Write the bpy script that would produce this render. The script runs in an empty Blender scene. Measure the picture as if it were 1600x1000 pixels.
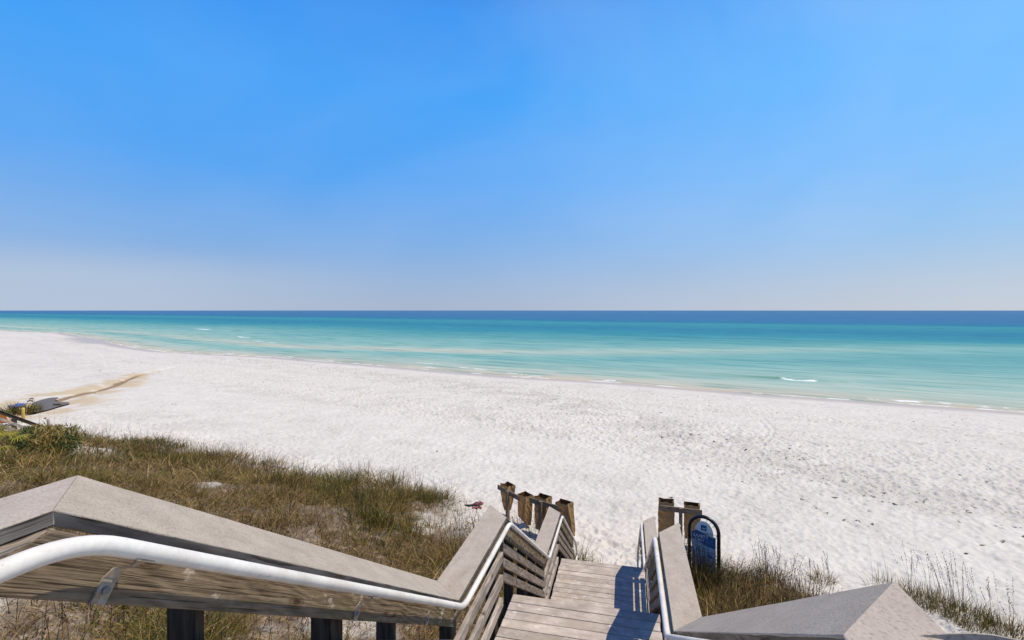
import bpy, bmesh, math, random
import numpy as np
from mathutils import Vector, Matrix

random.seed(7)
RNG = np.random.default_rng(11)
S = bpy.context.scene
COL = S.collection
R = math.radians
EYE = 8.0                      # metres from the sea to the eye
YAW = R(13.26)                 # the stair runs along +Y, the view is turned left of it
SN, CS = math.sin(YAW), math.cos(YAW)
SHN, SHC = math.sin(R(18.54)), math.cos(R(18.54))   # direction straight out to sea

def W(r, d, zp):
    """right, forward and drop below the eye -> world"""
    return Vector((CS * r - SN * d, SN * r + CS * d, EYE - zp))

# ------------------------------------------------------------------ helpers
def tag(o, label=None, cat=None, group=None, kind=None):
    if label: o['label'] = label
    if cat: o['category'] = cat
    if group: o['group'] = group
    if kind: o['kind'] = kind
    return o

def empty(name, loc, label, cat, group=None, rz=0.0):
    o = bpy.data.objects.new(name, None)
    o.empty_display_size = 0.2
    COL.objects.link(o)
    o.location = loc
    o.rotation_euler = (0, 0, rz)
    return tag(o, label, cat, group)

def world_of(o):
    m = Matrix.LocRotScale(o.location, o.rotation_euler, o.scale) if o.parent is None else \
        world_of(o.parent) @ Matrix.LocRotScale(o.location, o.rotation_euler, o.scale)
    return m

def link(name, me, mat, parent=None, mw=None):
    o = bpy.data.objects.new(name, me)
    COL.objects.link(o)
    if mat is not None:
        for m in (mat if isinstance(mat, (list, tuple)) else [mat]):
            me.materials.append(m)
    mw = mw or Matrix.Identity(4)
    if parent is not None:
        o.parent = parent
        mw = world_of(parent).inverted() @ mw
    loc, rot, sc = mw.decompose()
    o.location, o.rotation_euler, o.scale = loc, rot.to_euler(), sc
    return o

def frame_of(xdir, near=(0, 0, 1)):
    x = Vector(xdir).normalized()
    z = Vector(near) - x * Vector(near).dot(x)
    if z.length < 1e-4:
        z = Vector((0, 1, 0)) - x * x.y
    z.normalize()
    y = z.cross(x)
    return Matrix((x, y, z)).transposed().to_4x4()

def finish(bm, name, mat, parent, origin, xdir=None, bevel=0.0, seg=1, smooth=False, near=(0, 0, 1)):
    """world-space bmesh -> one object whose local X runs along xdir"""
    mw = Matrix.Translation(origin) @ (frame_of(xdir, near) if xdir is not None else Matrix.Identity(4))
    bmesh.ops.recalc_face_normals(bm, faces=bm.faces[:])
    if bevel > 0:
        bmesh.ops.bevel(bm, geom=bm.edges[:], offset=bevel, segments=seg, affect='EDGES', profile=0.6)
    bm.transform(mw.inverted())
    me = bpy.data.meshes.new(name)
    bm.to_mesh(me)
    bm.free()
    if smooth:
        me.polygons.foreach_set('use_smooth', [True] * len(me.polygons))
    return link(name, me, mat, parent, mw)

def hexa(bm, a, b):
    """a, b: two quads (4 points each) joined into a solid"""
    va = [bm.verts.new(p) for p in a]
    vb = [bm.verts.new(p) for p in b]
    bm.faces.new(va)
    bm.faces.new(vb[::-1])
    for i in range(4):
        j = (i + 1) % 4
        bm.faces.new((va[j], va[i], vb[i], vb[j]))

def box(bm, x0, x1, y0, y1, z0, z1):
    hexa(bm, [(x0, y0, z0), (x1, y0, z0), (x1, y1, z0), (x0, y1, z0)],
         [(x0, y0, z1), (x1, y0, z1), (x1, y1, z1), (x0, y1, z1)])

def obox(bm, c, ax, ay, az, sx, sy, sz):
    c = Vector(c); ax = Vector(ax) * sx / 2; ay = Vector(ay) * sy / 2; az = Vector(az) * sz / 2
    hexa(bm, [c - ax - ay - az, c + ax - ay - az, c + ax + ay - az, c - ax + ay - az],
         [c - ax - ay + az, c + ax - ay + az, c + ax + ay + az, c - ax + ay + az])

def tube(bm, pts, r, n=12, caps=True, radii=None):
    pts = [Vector(p) for p in pts]
    rings = []
    t0 = (pts[1] - pts[0]).normalized()
    u = t0.cross(Vector((0, 0, 1)))
    if u.length < 1e-3: u = t0.cross(Vector((1, 0, 0)))
    u.normalize()
    for i, p in enumerate(pts):
        t = (pts[min(i + 1, len(pts) - 1)] - pts[max(i - 1, 0)]).normalized()
        u = (u - t * u.dot(t)).normalized()
        v = t.cross(u)
        rr = radii[i] if radii else r
        rings.append([bm.verts.new(p + (u * math.cos(k * 2 * math.pi / n) + v * math.sin(k * 2 * math.pi / n)) * rr) for k in range(n)])
    for a, b in zip(rings, rings[1:]):
        for k in range(n):
            f = bm.faces.new((a[k], a[(k + 1) % n], b[(k + 1) % n], b[k]))
            f.smooth = True
    if caps:
        bm.faces.new(rings[0][::-1]); bm.faces.new(rings[-1])

def fillet(pts, rad, n=7):
    pts = [Vector(p) for p in pts]
    out = [pts[0]]
    for a, b, c in zip(pts, pts[1:], pts[2:]):
        r = rad
        d0, d1 = (a - b), (c - b)
        r = min(r, d0.length * .49, d1.length * .49)
        p0, p2 = b + d0.normalized() * r, b + d1.normalized() * r
        for i in range(n + 1):
            t = i / n
            out.append(p0 * (1 - t) ** 2 + b * 2 * t * (1 - t) + p2 * t * t)
    out.append(pts[-1])
    return out

def np_mesh(name, V, quads=None, tris=None, smooth=False):
    me = bpy.data.meshes.new(name)
    V = np.asarray(V, np.float32)
    nq = 0 if quads is None else len(quads)
    nt = 0 if tris is None else len(tris)
    me.vertices.add(len(V)); me.vertices.foreach_set('co', V.ravel())
    loops = np.concatenate([a.ravel() for a in (quads, tris) if a is not None]).astype(np.int32)
    me.loops.add(len(loops)); me.loops.foreach_set('vertex_index', loops)
    tot = np.concatenate([np.full(nq, 4), np.full(nt, 3)]).astype(np.int32)
    st = np.concatenate([[0], np.cumsum(tot)[:-1]]).astype(np.int32)
    me.polygons.add(nq + nt)
    me.polygons.foreach_set('loop_start', st)
    me.polygons.foreach_set('loop_total', tot)
    if smooth: me.polygons.foreach_set('use_smooth', np.ones(nq + nt, bool))
    me.update(calc_edges=True)
    return me

def add_attr(me, name, data, kind='FLOAT'):
    a = me.attributes.new(name, kind, 'POINT')
    data = np.asarray(data, np.float32)
    if kind == 'FLOAT': a.data.foreach_set('value', data)
    else: a.data.foreach_set('color', data.ravel())

# ---- numpy noise
def _h(ix, iy, s):
    n = (ix.astype(np.int64) * 374761393 + iy.astype(np.int64) * 668265263 + s * 1442695041) & 0xFFFFFFFF
    n = ((n ^ (n >> 13)) * 1274126177) & 0xFFFFFFFF
    n = (n ^ (n >> 16)) & 0xFFFFFFFF
    n = (n * 2246822519) & 0xFFFFFFFF
    return ((n ^ (n >> 15)) & 0xFFFFFF) / float(0xFFFFFF)

def vnoise(x, y, s=0):
    ix, iy = np.floor(x), np.floor(y)
    fx, fy = x - ix, y - iy
    fx, fy = fx * fx * (3 - 2 * fx), fy * fy * (3 - 2 * fy)
    a, b = _h(ix, iy, s), _h(ix + 1, iy, s)
    c, d = _h(ix, iy + 1, s), _h(ix + 1, iy + 1, s)
    return (a * (1 - fx) + b * fx) * (1 - fy) + (c * (1 - fx) + d * fx) * fy

def fbm(x, y, s=0, o=4):
    t, a, n = 0, .5, 0
    for k in range(o):
        t = t + a * vnoise(x * 2 ** k + 17 * k, y * 2 ** k - 9 * k, s + k); n += a; a *= .5
    return t / n

def sstep(a, b, x):
    t = np.clip((x - a) / (b - a), 0, 1)
    return t * t * (3 - 2 * t)

# ------------------------------------------------------------------ materials
def nm(name):
    m = bpy.data.materials.new(name); m.use_nodes = True
    nt = m.node_tree
    return m, nt, nt.nodes, nt.links, nt.nodes['Principled BSDF']

def ramp(nd, stops, interp='LINEAR'):
    r = nd.new('ShaderNodeValToRGB')
    r.color_ramp.interpolation = interp
    e = r.color_ramp.elements
    while len(e) > 1: e.remove(e[-1])
    e[0].position = stops[0][0]; e[0].color = (*stops[0][1], 1)
    for p, c in stops[1:]:
        k = e.new(p); k.color = (*c, 1)
    return r

def mix(nt, a, b, f, mode='MIX'):
    m = nt.nodes.new('ShaderNodeMix'); m.data_type = 'RGBA'; m.blend_type = mode
    for s, v in ((m.inputs[0], f), (m.inputs[6], a), (m.inputs[7], b)):
        if isinstance(v, bpy.types.NodeSocket): nt.links.new(v, s)
        elif isinstance(v, (int, float)): s.default_value = v
        else: s.default_value = (*v, 1)
    return m.outputs[2]

def math_(nt, op, a, b=0.0, c=None):
    m = nt.nodes.new('ShaderNodeMath'); m.operation = op
    for i, v in enumerate((a, b) if c is None else (a, b, c)):
        if isinstance(v, bpy.types.NodeSocket): nt.links.new(v, m.inputs[i])
        else: m.inputs[i].default_value = v
    return m.outputs[0]

def noise(nt, vec, scale, detail=4, rough=.55, dist=0.0):
    n = nt.nodes.new('ShaderNodeTexNoise')
    n.inputs['Scale'].default_value = scale; n.inputs['Detail'].default_value = detail
    n.inputs['Roughness'].default_value = rough; n.inputs['Distortion'].default_value = dist
    if vec is not None: nt.links.new(vec, n.inputs['Vector'])
    return n

def mapping(nt, vec, scale=(1, 1, 1), loc=(0, 0, 0), locsock=None):
    m = nt.nodes.new('ShaderNodeMapping')
    m.inputs['Scale'].default_value = scale; m.inputs['Location'].default_value = loc
    nt.links.new(vec, m.inputs['Vector'])
    if locsock: nt.links.new(locsock, m.inputs['Location'])
    return m.outputs[0]

def wood(name, dark, light, bleach=None, grain=1.0, bump=.35, island=False, stain=None, knots=True, rough=.8, crk=.75):
    m, nt, nd, lk, p = nm(name)
    tc = nd.new('ShaderNodeTexCoord')
    if island:
        g = nd.new('ShaderNodeNewGeometry'); rnd = g.outputs['Random Per Island']
    else:
        g = nd.new('ShaderNodeObjectInfo'); rnd = g.outputs['Random']
    off = nd.new('ShaderNodeCombineXYZ')
    for i, k in enumerate((37.0, 11.0, 23.0)): lk.new(math_(nt, 'MULTIPLY', rnd, k), off.inputs[i])
    base = mapping(nt, tc.outputs['Object'], (1, 1, 1), locsock=off.outputs[0])
    st = mapping(nt, base, (2.6, 30 * grain, 30 * grain))
    n1 = noise(nt, st, 1.6, 6, .65, .35)
    n2 = noise(nt, mapping(nt, base, (3.5, 110 * grain, 110 * grain)), 1.0, 3, .6)
    n3 = noise(nt, base, 5.0, 5, .6)
    wp = noise(nt, mapping(nt, base, (1.1, 3, 3)), 2.2, 3, .5)
    wvec = nd.new('ShaderNodeVectorMath'); wvec.operation = 'MULTIPLY_ADD'
    lk.new(wp.outputs['Color'], wvec.inputs[0]); wvec.inputs[1].default_value = (0, .10, .10); lk.new(base, wvec.inputs[2])
    wv = nd.new('ShaderNodeTexWave'); wv.wave_type = 'BANDS'; wv.bands_direction = 'DIAGONAL'
    wv.inputs['Scale'].default_value = 11 * grain; wv.inputs['Distortion'].default_value = 3; wv.inputs['Detail'].default_value = 4
    wv.inputs['Detail Scale'].default_value = 2.2; wv.inputs['Detail Roughness'].default_value = .62
    lk.new(mapping(nt, wvec.outputs[0], (.10, 1, 1)), wv.inputs['Vector'])
    gmix = math_(nt, 'ADD', math_(nt, 'MULTIPLY', n1.outputs['Fac'], .55), math_(nt, 'MULTIPLY_ADD', wv.outputs['Fac'], .18, .135))
    c1 = ramp(nd, [(.28, dark), (.5, tuple(.45 * a + .55 * b for a, b in zip(dark, light))), (.72, light)])
    lk.new(gmix, c1.inputs[0])
    crack = ramp(nd, [(.36, (.16, .13, .11)), (.43, (1, 1, 1))])
    lk.new(n2.outputs['Fac'], crack.inputs[0])
    col = mix(nt, c1.outputs[0], crack.outputs[0], crk, 'MULTIPLY')
    blot = ramp(nd, [(.35, (.72, .70, .68)), (.65, (1.12, 1.1, 1.08))])
    lk.new(n3.outputs['Fac'], blot.inputs[0])
    col = mix(nt, col, blot.outputs[0], .9, 'MULTIPLY')
    if knots:
        sp = nd.new('ShaderNodeSeparateXYZ'); lk.new(wvec.outputs[0], sp.inputs[0])
        kc = nd.new('ShaderNodeCombineXYZ'); lk.new(math_(nt, 'MULTIPLY', sp.outputs[0], 3.2), kc.inputs[0])
        lk.new(math_(nt, 'MULTIPLY', math_(nt, 'ADD', sp.outputs[1], sp.outputs[2]), 7.0), kc.inputs[1])
        v = nd.new('ShaderNodeTexVoronoi'); v.voronoi_dimensions = '2D'; v.inputs['Scale'].default_value = 1.0
        lk.new(kc.outputs[0], v.inputs['Vector'])
        kr = ramp(nd, [(.035, (.16, .10, .07)), (.075, (.45, .36, .28)), (.10, (.85, .8, .72)), (.13, (.62, .54, .46)), (.18, (1, 1, 1))])
        lk.new(v.outputs['Distance'], kr.inputs[0])
        col = mix(nt, col, kr.outputs[0], .8, 'MULTIPLY')
    if stain:
        n4 = noise(nt, base, 2.4, 5, .65)
        sr = ramp(nd, [(.5, (0, 0, 0)), (.62, (1, 1, 1))]); lk.new(n4.outputs['Fac'], sr.inputs[0])
        col = mix(nt, col, stain, math_(nt, 'MULTIPLY', sr.outputs[0], .7))
    if bleach:
        n5 = noise(nt, mapping(nt, base, (.6, 1, 1)), 13, 5, .62)
        br = ramp(nd, [(.60, (0, 0, 0)), (.67, (1, 1, 1))]); lk.new(n5.outputs['Fac'], br.inputs[0])
        col = mix(nt, col, bleach, math_(nt, 'MULTIPLY', br.outputs[0], .75))
    tone = math_(nt, 'MULTIPLY_ADD', rnd, .30, .85)
    tn = nd.new('ShaderNodeCombineXYZ')
    for i in range(3): lk.new(tone, tn.inputs[i])
    col = mix(nt, col, tn.outputs[0], 1.0, 'MULTIPLY')
    lk.new(col, p.inputs['Base Color'])
    p.inputs['Roughness'].default_value = rough
    p.inputs['Specular IOR Level'].default_value = .25
    b = nd.new('ShaderNodeBump'); b.inputs['Strength'].default_value = bump; b.inputs['Distance'].default_value = .006
    lk.new(math_(nt, 'ADD', math_(nt, 'MULTIPLY', gmix, 1.6), math_(nt, 'MULTIPLY', n2.outputs['Fac'], .7)), b.inputs['Height'])
    lk.new(b.outputs[0], p.inputs['Normal'])
    return m

def capmat(name, base, mark=None):
    """smooth grey-beige rail cap with fine grain, scuffs and nail holes"""
    m, nt, nd, lk, p = nm(name)
    tc = nd.new('ShaderNodeTexCoord')
    oi = nd.new('ShaderNodeObjectInfo')
    off = nd.new('ShaderNodeCombineXYZ')
    for i, k in enumerate((31.0, 17.0, 5.0)): lk.new(math_(nt, 'MULTIPLY', oi.outputs['Random'], k), off.inputs[i])
    v = mapping(nt, tc.outputs['Object'], (1, 1, 1), locsock=off.outputs[0])
    n1 = noise(nt, v, 9, 6, .7)
    n2 = noise(nt, mapping(nt, v, (3, 5, 5)), 2.2, 6, .65)
    n3 = noise(nt, v, 150, 4, .6)
    r1 = ramp(nd, [(.28, tuple(x * .88 for x in base)), (.5, base), (.72, tuple(x * 1.08 for x in base))])
    lk.new(n1.outputs['Fac'], r1.inputs[0])
    r2 = ramp(nd, [(.3, (.86, .84, .82)), (.6, (1.03, 1.03, 1.03))]); lk.new(n2.outputs['Fac'], r2.inputs[0])
    col = mix(nt, r1.outputs[0], r2.outputs[0], .8, 'MULTIPLY')
    r3 = ramp(nd, [(.34, (.62, .59, .56)), (.46, (.98, .98, .98)), (.66, (1.12, 1.12, 1.12))]); lk.new(n3.outputs['Fac'], r3.inputs[0])
    col = mix(nt, col, r3.outputs[0], .75, 'MULTIPLY')
    vo = nd.new('ShaderNodeTexVoronoi'); vo.inputs['Scale'].default_value = 7
    lk.new(v, vo.inputs['Vector'])
    rv = ramp(nd, [(.02, (.12, .1, .09)), (.05, (1, 1, 1))]); lk.new(vo.outputs['Distance'], rv.inputs[0])
    col = mix(nt, col, rv.outputs[0], .8, 'MULTIPLY')
    n6 = noise(nt, mapping(nt, v, (1.2, 7, 7)), 1.5, 6, .7)
    rs = ramp(nd, [(.56, (0, 0, 0)), (.70, (1, 1, 1))]); lk.new(n6.outputs['Fac'], rs.inputs[0])
    col = mix(nt, col, (.26, .20, .15), math_(nt, 'MULTIPLY', rs.outputs[0], .38))
    if mark:
        n4 = noise(nt, mapping(nt, v, (3, 8, 8)), 1.2, 4, .6)
        rm = ramp(nd, [(.60, (0, 0, 0)), (.66, (1, 1, 1))]); lk.new(n4.outputs['Fac'], rm.inputs[0])
        col = mix(nt, col, mark, math_(nt, 'MULTIPLY', rm.outputs[0], .75))
    lk.new(col, p.inputs['Base Color'])
    p.inputs['Roughness'].default_value = .7
    p.inputs['Specular IOR Level'].default_value = .3
    b = nd.new('ShaderNodeBump'); b.inputs['Strength'].default_value = .4; b.inputs['Distance'].default_value = .004
    lk.new(math_(nt, 'ADD', n3.outputs['Fac'], n2.outputs['Fac']), b.inputs['Height'])
    lk.new(b.outputs[0], p.inputs['Normal'])
    return m

def plain(name, col, rough=.5, metal=0.0, var=.12, scale=20, spec=.5, bump=0.0):
    m, nt, nd, lk, p = nm(name)
    tc = nd.new('ShaderNodeTexCoord')
    n = noise(nt, tc.outputs['Object'], scale, 5, .6)
    r = ramp(nd, [(.3, tuple(c * (1 - var) for c in col)), (.7, tuple(min(1, c * (1 + var)) for c in col))])
    lk.new(n.outputs['Fac'], r.inputs[0]); lk.new(r.outputs[0], p.inputs['Base Color'])
    p.inputs['Roughness'].default_value = rough; p.inputs['Metallic'].default_value = metal
    p.inputs['Specular IOR Level'].default_value = spec
    if bump:
        b = nd.new('ShaderNodeBump'); b.inputs['Strength'].default_value = bump; b.inputs['Distance'].default_value = .01
        lk.new(n.outputs['Fac'], b.inputs['Height']); lk.new(b.outputs[0], p.inputs['Normal'])
    return m

def pipemat():
    m, nt, nd, lk, p = nm('white_rail_paint')
    tc = nd.new('ShaderNodeTexCoord')
    n = noise(nt, tc.outputs['Object'], 60, 5, .7)
    r = ramp(nd, [(.29, (.30, .24, .18)), (.34, (.76, .72, .66)), (.7, (.86, .82, .76))])
    lk.new(n.outputs['Fac'], r.inputs[0])
    n2 = noise(nt, tc.outputs['Object'], 4, 4, .6)
    r2 = ramp(nd, [(.3, (.78, .75, .70)), (.6, (1, 1, 1))]); lk.new(n2.outputs['Fac'], r2.inputs[0])
    lk.new(mix(nt, r.outputs[0], r2.outputs[0], 1.0, 'MULTIPLY'), p.inputs['Base Color'])
    p.inputs['Roughness'].default_value = .42
    return m

def brackmat():
    m, nt, nd, lk, p = nm('galvanised_rusty')
    tc = nd.new('ShaderNodeTexCoord')
    n = noise(nt, tc.outputs['Object'], 28, 5, .65)
    r = ramp(nd, [(.45, (.40, .365, .31)), (.60, (.34, .26, .18)), (.70, (.25, .11, .04))])
    lk.new(n.outputs['Fac'], r.inputs[0]); lk.new(r.outputs[0], p.inputs['Base Color'])
    p.inputs['Roughness'].default_value = .5; p.inputs['Metallic'].default_value = .35
    return m

def colattr(name, rough=.7, transl=.0, spec=.2):
    m, nt, nd, lk, p = nm(name)
    a = nd.new('ShaderNodeAttribute'); a.attribute_name = 'tint'
    lk.new(a.outputs['Color'], p.inputs['Base Color'])
    p.inputs['Roughness'].default_value = rough; p.inputs['Specular IOR Level'].default_value = spec
    if transl:
        t = nd.new('ShaderNodeBsdfTranslucent'); lk.new(a.outputs['Color'], t.inputs['Color'])
        ms = nd.new('ShaderNodeMixShader'); ms.inputs[0].default_value = transl
        lk.new(p.outputs[0], ms.inputs[1]); lk.new(t.outputs[0], ms.inputs[2])
        lk.new(ms.outputs[0], nd['Material Output'].inputs['Surface'])
    return m

M = dict(
    cap=capmat('rail_cap_paint', (.435, .368, .292)),
    cap_scuffed=capmat('rail_cap_scuffed', (.45, .38, .31), (.66, .61, .56)),
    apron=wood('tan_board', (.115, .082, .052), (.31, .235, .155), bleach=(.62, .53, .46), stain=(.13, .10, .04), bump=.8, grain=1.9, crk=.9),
    rail=wood('weathered_rail', (.28, .235, .195), (.53, .46, .395), bleach=(.6, .55, .5), bump=.5),
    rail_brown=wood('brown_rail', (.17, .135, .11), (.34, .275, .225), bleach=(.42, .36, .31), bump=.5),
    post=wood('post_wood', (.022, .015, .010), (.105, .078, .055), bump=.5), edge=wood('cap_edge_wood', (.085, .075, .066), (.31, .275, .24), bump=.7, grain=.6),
    deck=wood('deck_plank', (.44, .38, .33), (.54, .475, .42), bleach=(.68, .64, .60), grain=.8, island=True, bump=.12, crk=.25, stain=(.37, .30, .24), knots=False),
    rack=wood('rack_wood', (.12, .085, .055), (.30, .225, .155), bump=.4),
    pipe=pipemat(), bracket=brackmat(),
    bolt=plain('steel_bolt', (.28, .28, .29), .4, .8),
    paper=plain('kraft_paper', (.42, .25, .11), .85, var=.18, scale=9, spec=.15, bump=.3),
    paper_in=plain('kraft_paper_inside', (.24, .085, .035), .85, var=.2, scale=9, spec=.15),  # same kraft paper, darkened in its colour for the bag's shaded inside
    black=plain('black_powder_coat', (.012, .012, .013), .35),
    grass=colattr('grass_blade', .65, .18),
    dry=colattr('dry_stalk', .8, .1),
    leaf=colattr('shrub_leaf', .55, .3, .3),
)

def glow_paper(m, col, f):
    nt = m.node_tree; t = nt.nodes.new('ShaderNodeBsdfTranslucent'); t.inputs['Color'].default_value = (*col, 1)
    ms = nt.nodes.new('ShaderNodeMixShader'); ms.inputs[0].default_value = f
    nt.links.new(nt.nodes['Principled BSDF'].outputs[0], ms.inputs[1]); nt.links.new(t.outputs[0], ms.inputs[2])
    nt.links.new(ms.outputs[0], nt.nodes['Material Output'].inputs['Surface'])
glow_paper(M['paper'], (.50, .25, .08), .30)
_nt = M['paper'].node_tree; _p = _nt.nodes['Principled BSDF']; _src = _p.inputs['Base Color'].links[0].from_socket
_g = _nt.nodes.new('ShaderNodeNewGeometry')          # shade inside the open bags, put into the colour of the back faces
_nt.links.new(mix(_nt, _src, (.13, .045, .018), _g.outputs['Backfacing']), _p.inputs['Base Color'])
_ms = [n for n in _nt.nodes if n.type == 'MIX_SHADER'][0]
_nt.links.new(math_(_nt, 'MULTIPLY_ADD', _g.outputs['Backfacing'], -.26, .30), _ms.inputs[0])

# ------------------------------------------------------------------ ground
def DT(x, y):
    return SHN * x + SHC * y, SHC * x - SHN * y

TOE_T = [-400, -60, -36, -33.5, -32, -27.4, -21.8, -18.2, -14.3, -10.7, -7.9, -3.6, -2.2, -.4, 1.0, 3, 10, 400]
TOE_D = [5, 5, 5.4, 7.6, 8.7, 10.3, 10.8, 11.1, 12.3, 12.7, 10.9, 10.4, 12.2, 12.9, 11.6, 11.2, 12.0, 12]
SH_T = [-1200, -270, -221, -168, -127, -106, -76, -52, -30, -16, -3.5, 10.4, 14, 60, 1200]
SH_D = [70, 55, 60.8, 53, 45.7, 43.6, 48.5, 49.2, 49.4, 51.6, 51.6, 53, 53.2, 56, 70]

def toe(T):
    return np.interp(T, TOE_T, TOE_D) + 1.2 * (fbm(T * .35 + 5, T * 0 + 3.3, 4, 3) - .5)

def shore(T):
    return np.interp(T, SH_T, SH_D) + .9 * (vnoise(T * .09, T * 0 + .5, 21) - .5)

def drop(x, y):
    """metres below the eye of the bare ground"""
    D, T = DT(x, y)
    t, s = toe(T), shore(T)
    q = np.clip((D - t) / (s - t), 0, 3)
    beach = 6.3 + 1.7 * (.42 * q + .58 * q ** 3)
    beach = np.where(q > 1, 8 + (D - s) * .07, beach)
    u = np.clip(t - D, 0, 60)
    rise = np.minimum(.29 * u * (u / (u + 1.0)), 5.2)
    lump = (fbm(x * .45, y * .45, 9, 3) - .5) * np.clip(u, 0, 2) * .28
    und = (fbm(x * .16, y * .16, 31, 3) - .5) * .22 * sstep(0, .2, q) * sstep(1, .7, q)
    return np.minimum(beach, 30) - rise - lump - und

def creek(x, y):
    """distance to the little outflow and its width"""
    pts = [(38, 646), (52, 637), (70, 629), (90, 622.5), (112, 616), (135, 611.5), (158, 607), (180, 600), (198, 592), (214, 586), (236, 580.5), (272, 573)]
    P = np.array([at_px(*q) for q in pts])
    best = np.full(x.shape, 1e9)
    at = np.zeros(x.shape)
    for i in range(len(P) - 1):
        a, b = P[i], P[i + 1]
        ab = b - a
        t = np.clip(((x - a[0]) * ab[0] + (y - a[1]) * ab[1]) / (ab @ ab), 0, 1)
        dd = np.hypot(x - a[0] - t * ab[0], y - a[1] - t * ab[1])
        m = dd < best
        best = np.where(m, dd, best); at = np.where(m, i + t, at)
    return best, at

def pits(x, y, cell, seed, r):
    """trodden sand: one oval footprint per cell"""
    h = np.zeros(x.shape)
    ix, iy = np.floor(x / cell), np.floor(y / cell)
    for dx in (-1, 0, 1):
        for dy in (-1, 0, 1):
            cx, cy = ix + dx, iy + dy
            px = (cx + _h(cx, cy, seed)) * cell
            py = (cy + _h(cx, cy, seed + 1)) * cell
            a = _h(cx, cy, seed + 2) * 6.283
            k = .55 + .75 * _h(cx, cy, seed + 3)
            ux = (x - px) * np.cos(a) + (y - py) * np.sin(a)
            uy = -(x - px) * np.sin(a) + (y - py) * np.cos(a)
            q = (ux / (r * 1.5 * k)) ** 2 + (uy / (r * .8 * k)) ** 2
            h += k * (-np.exp(-q) + .45 * np.exp(-(np.sqrt(q) - 1.5) ** 2 * 3))
    return h

def ground_z(x, y):
    x = np.atleast_1d(np.asarray(x, float)); y = np.atleast_1d(np.asarray(y, float))
    return EYE - drop(x, y)

def gz(x, y):
    return float(ground_z(x, y)[0])

def polar(rs, az):
    rr, aa = np.meshgrid(rs, az, indexing='ij')
    # az measured from the view axis, clockwise
    x = CS * rr * np.sin(aa) - SN * rr * np.cos(aa)
    y = SN * rr * np.sin(aa) + CS * rr * np.cos(aa)
    nr, na = rr.shape
    i = np.arange(nr - 1)[:, None] * na + np.arange(na - 1)[None, :]
    q = np.stack([i, i + 1, i + na + 1, i + na], -1).reshape(-1, 4)
    return x.ravel(), y.ravel(), q

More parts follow.
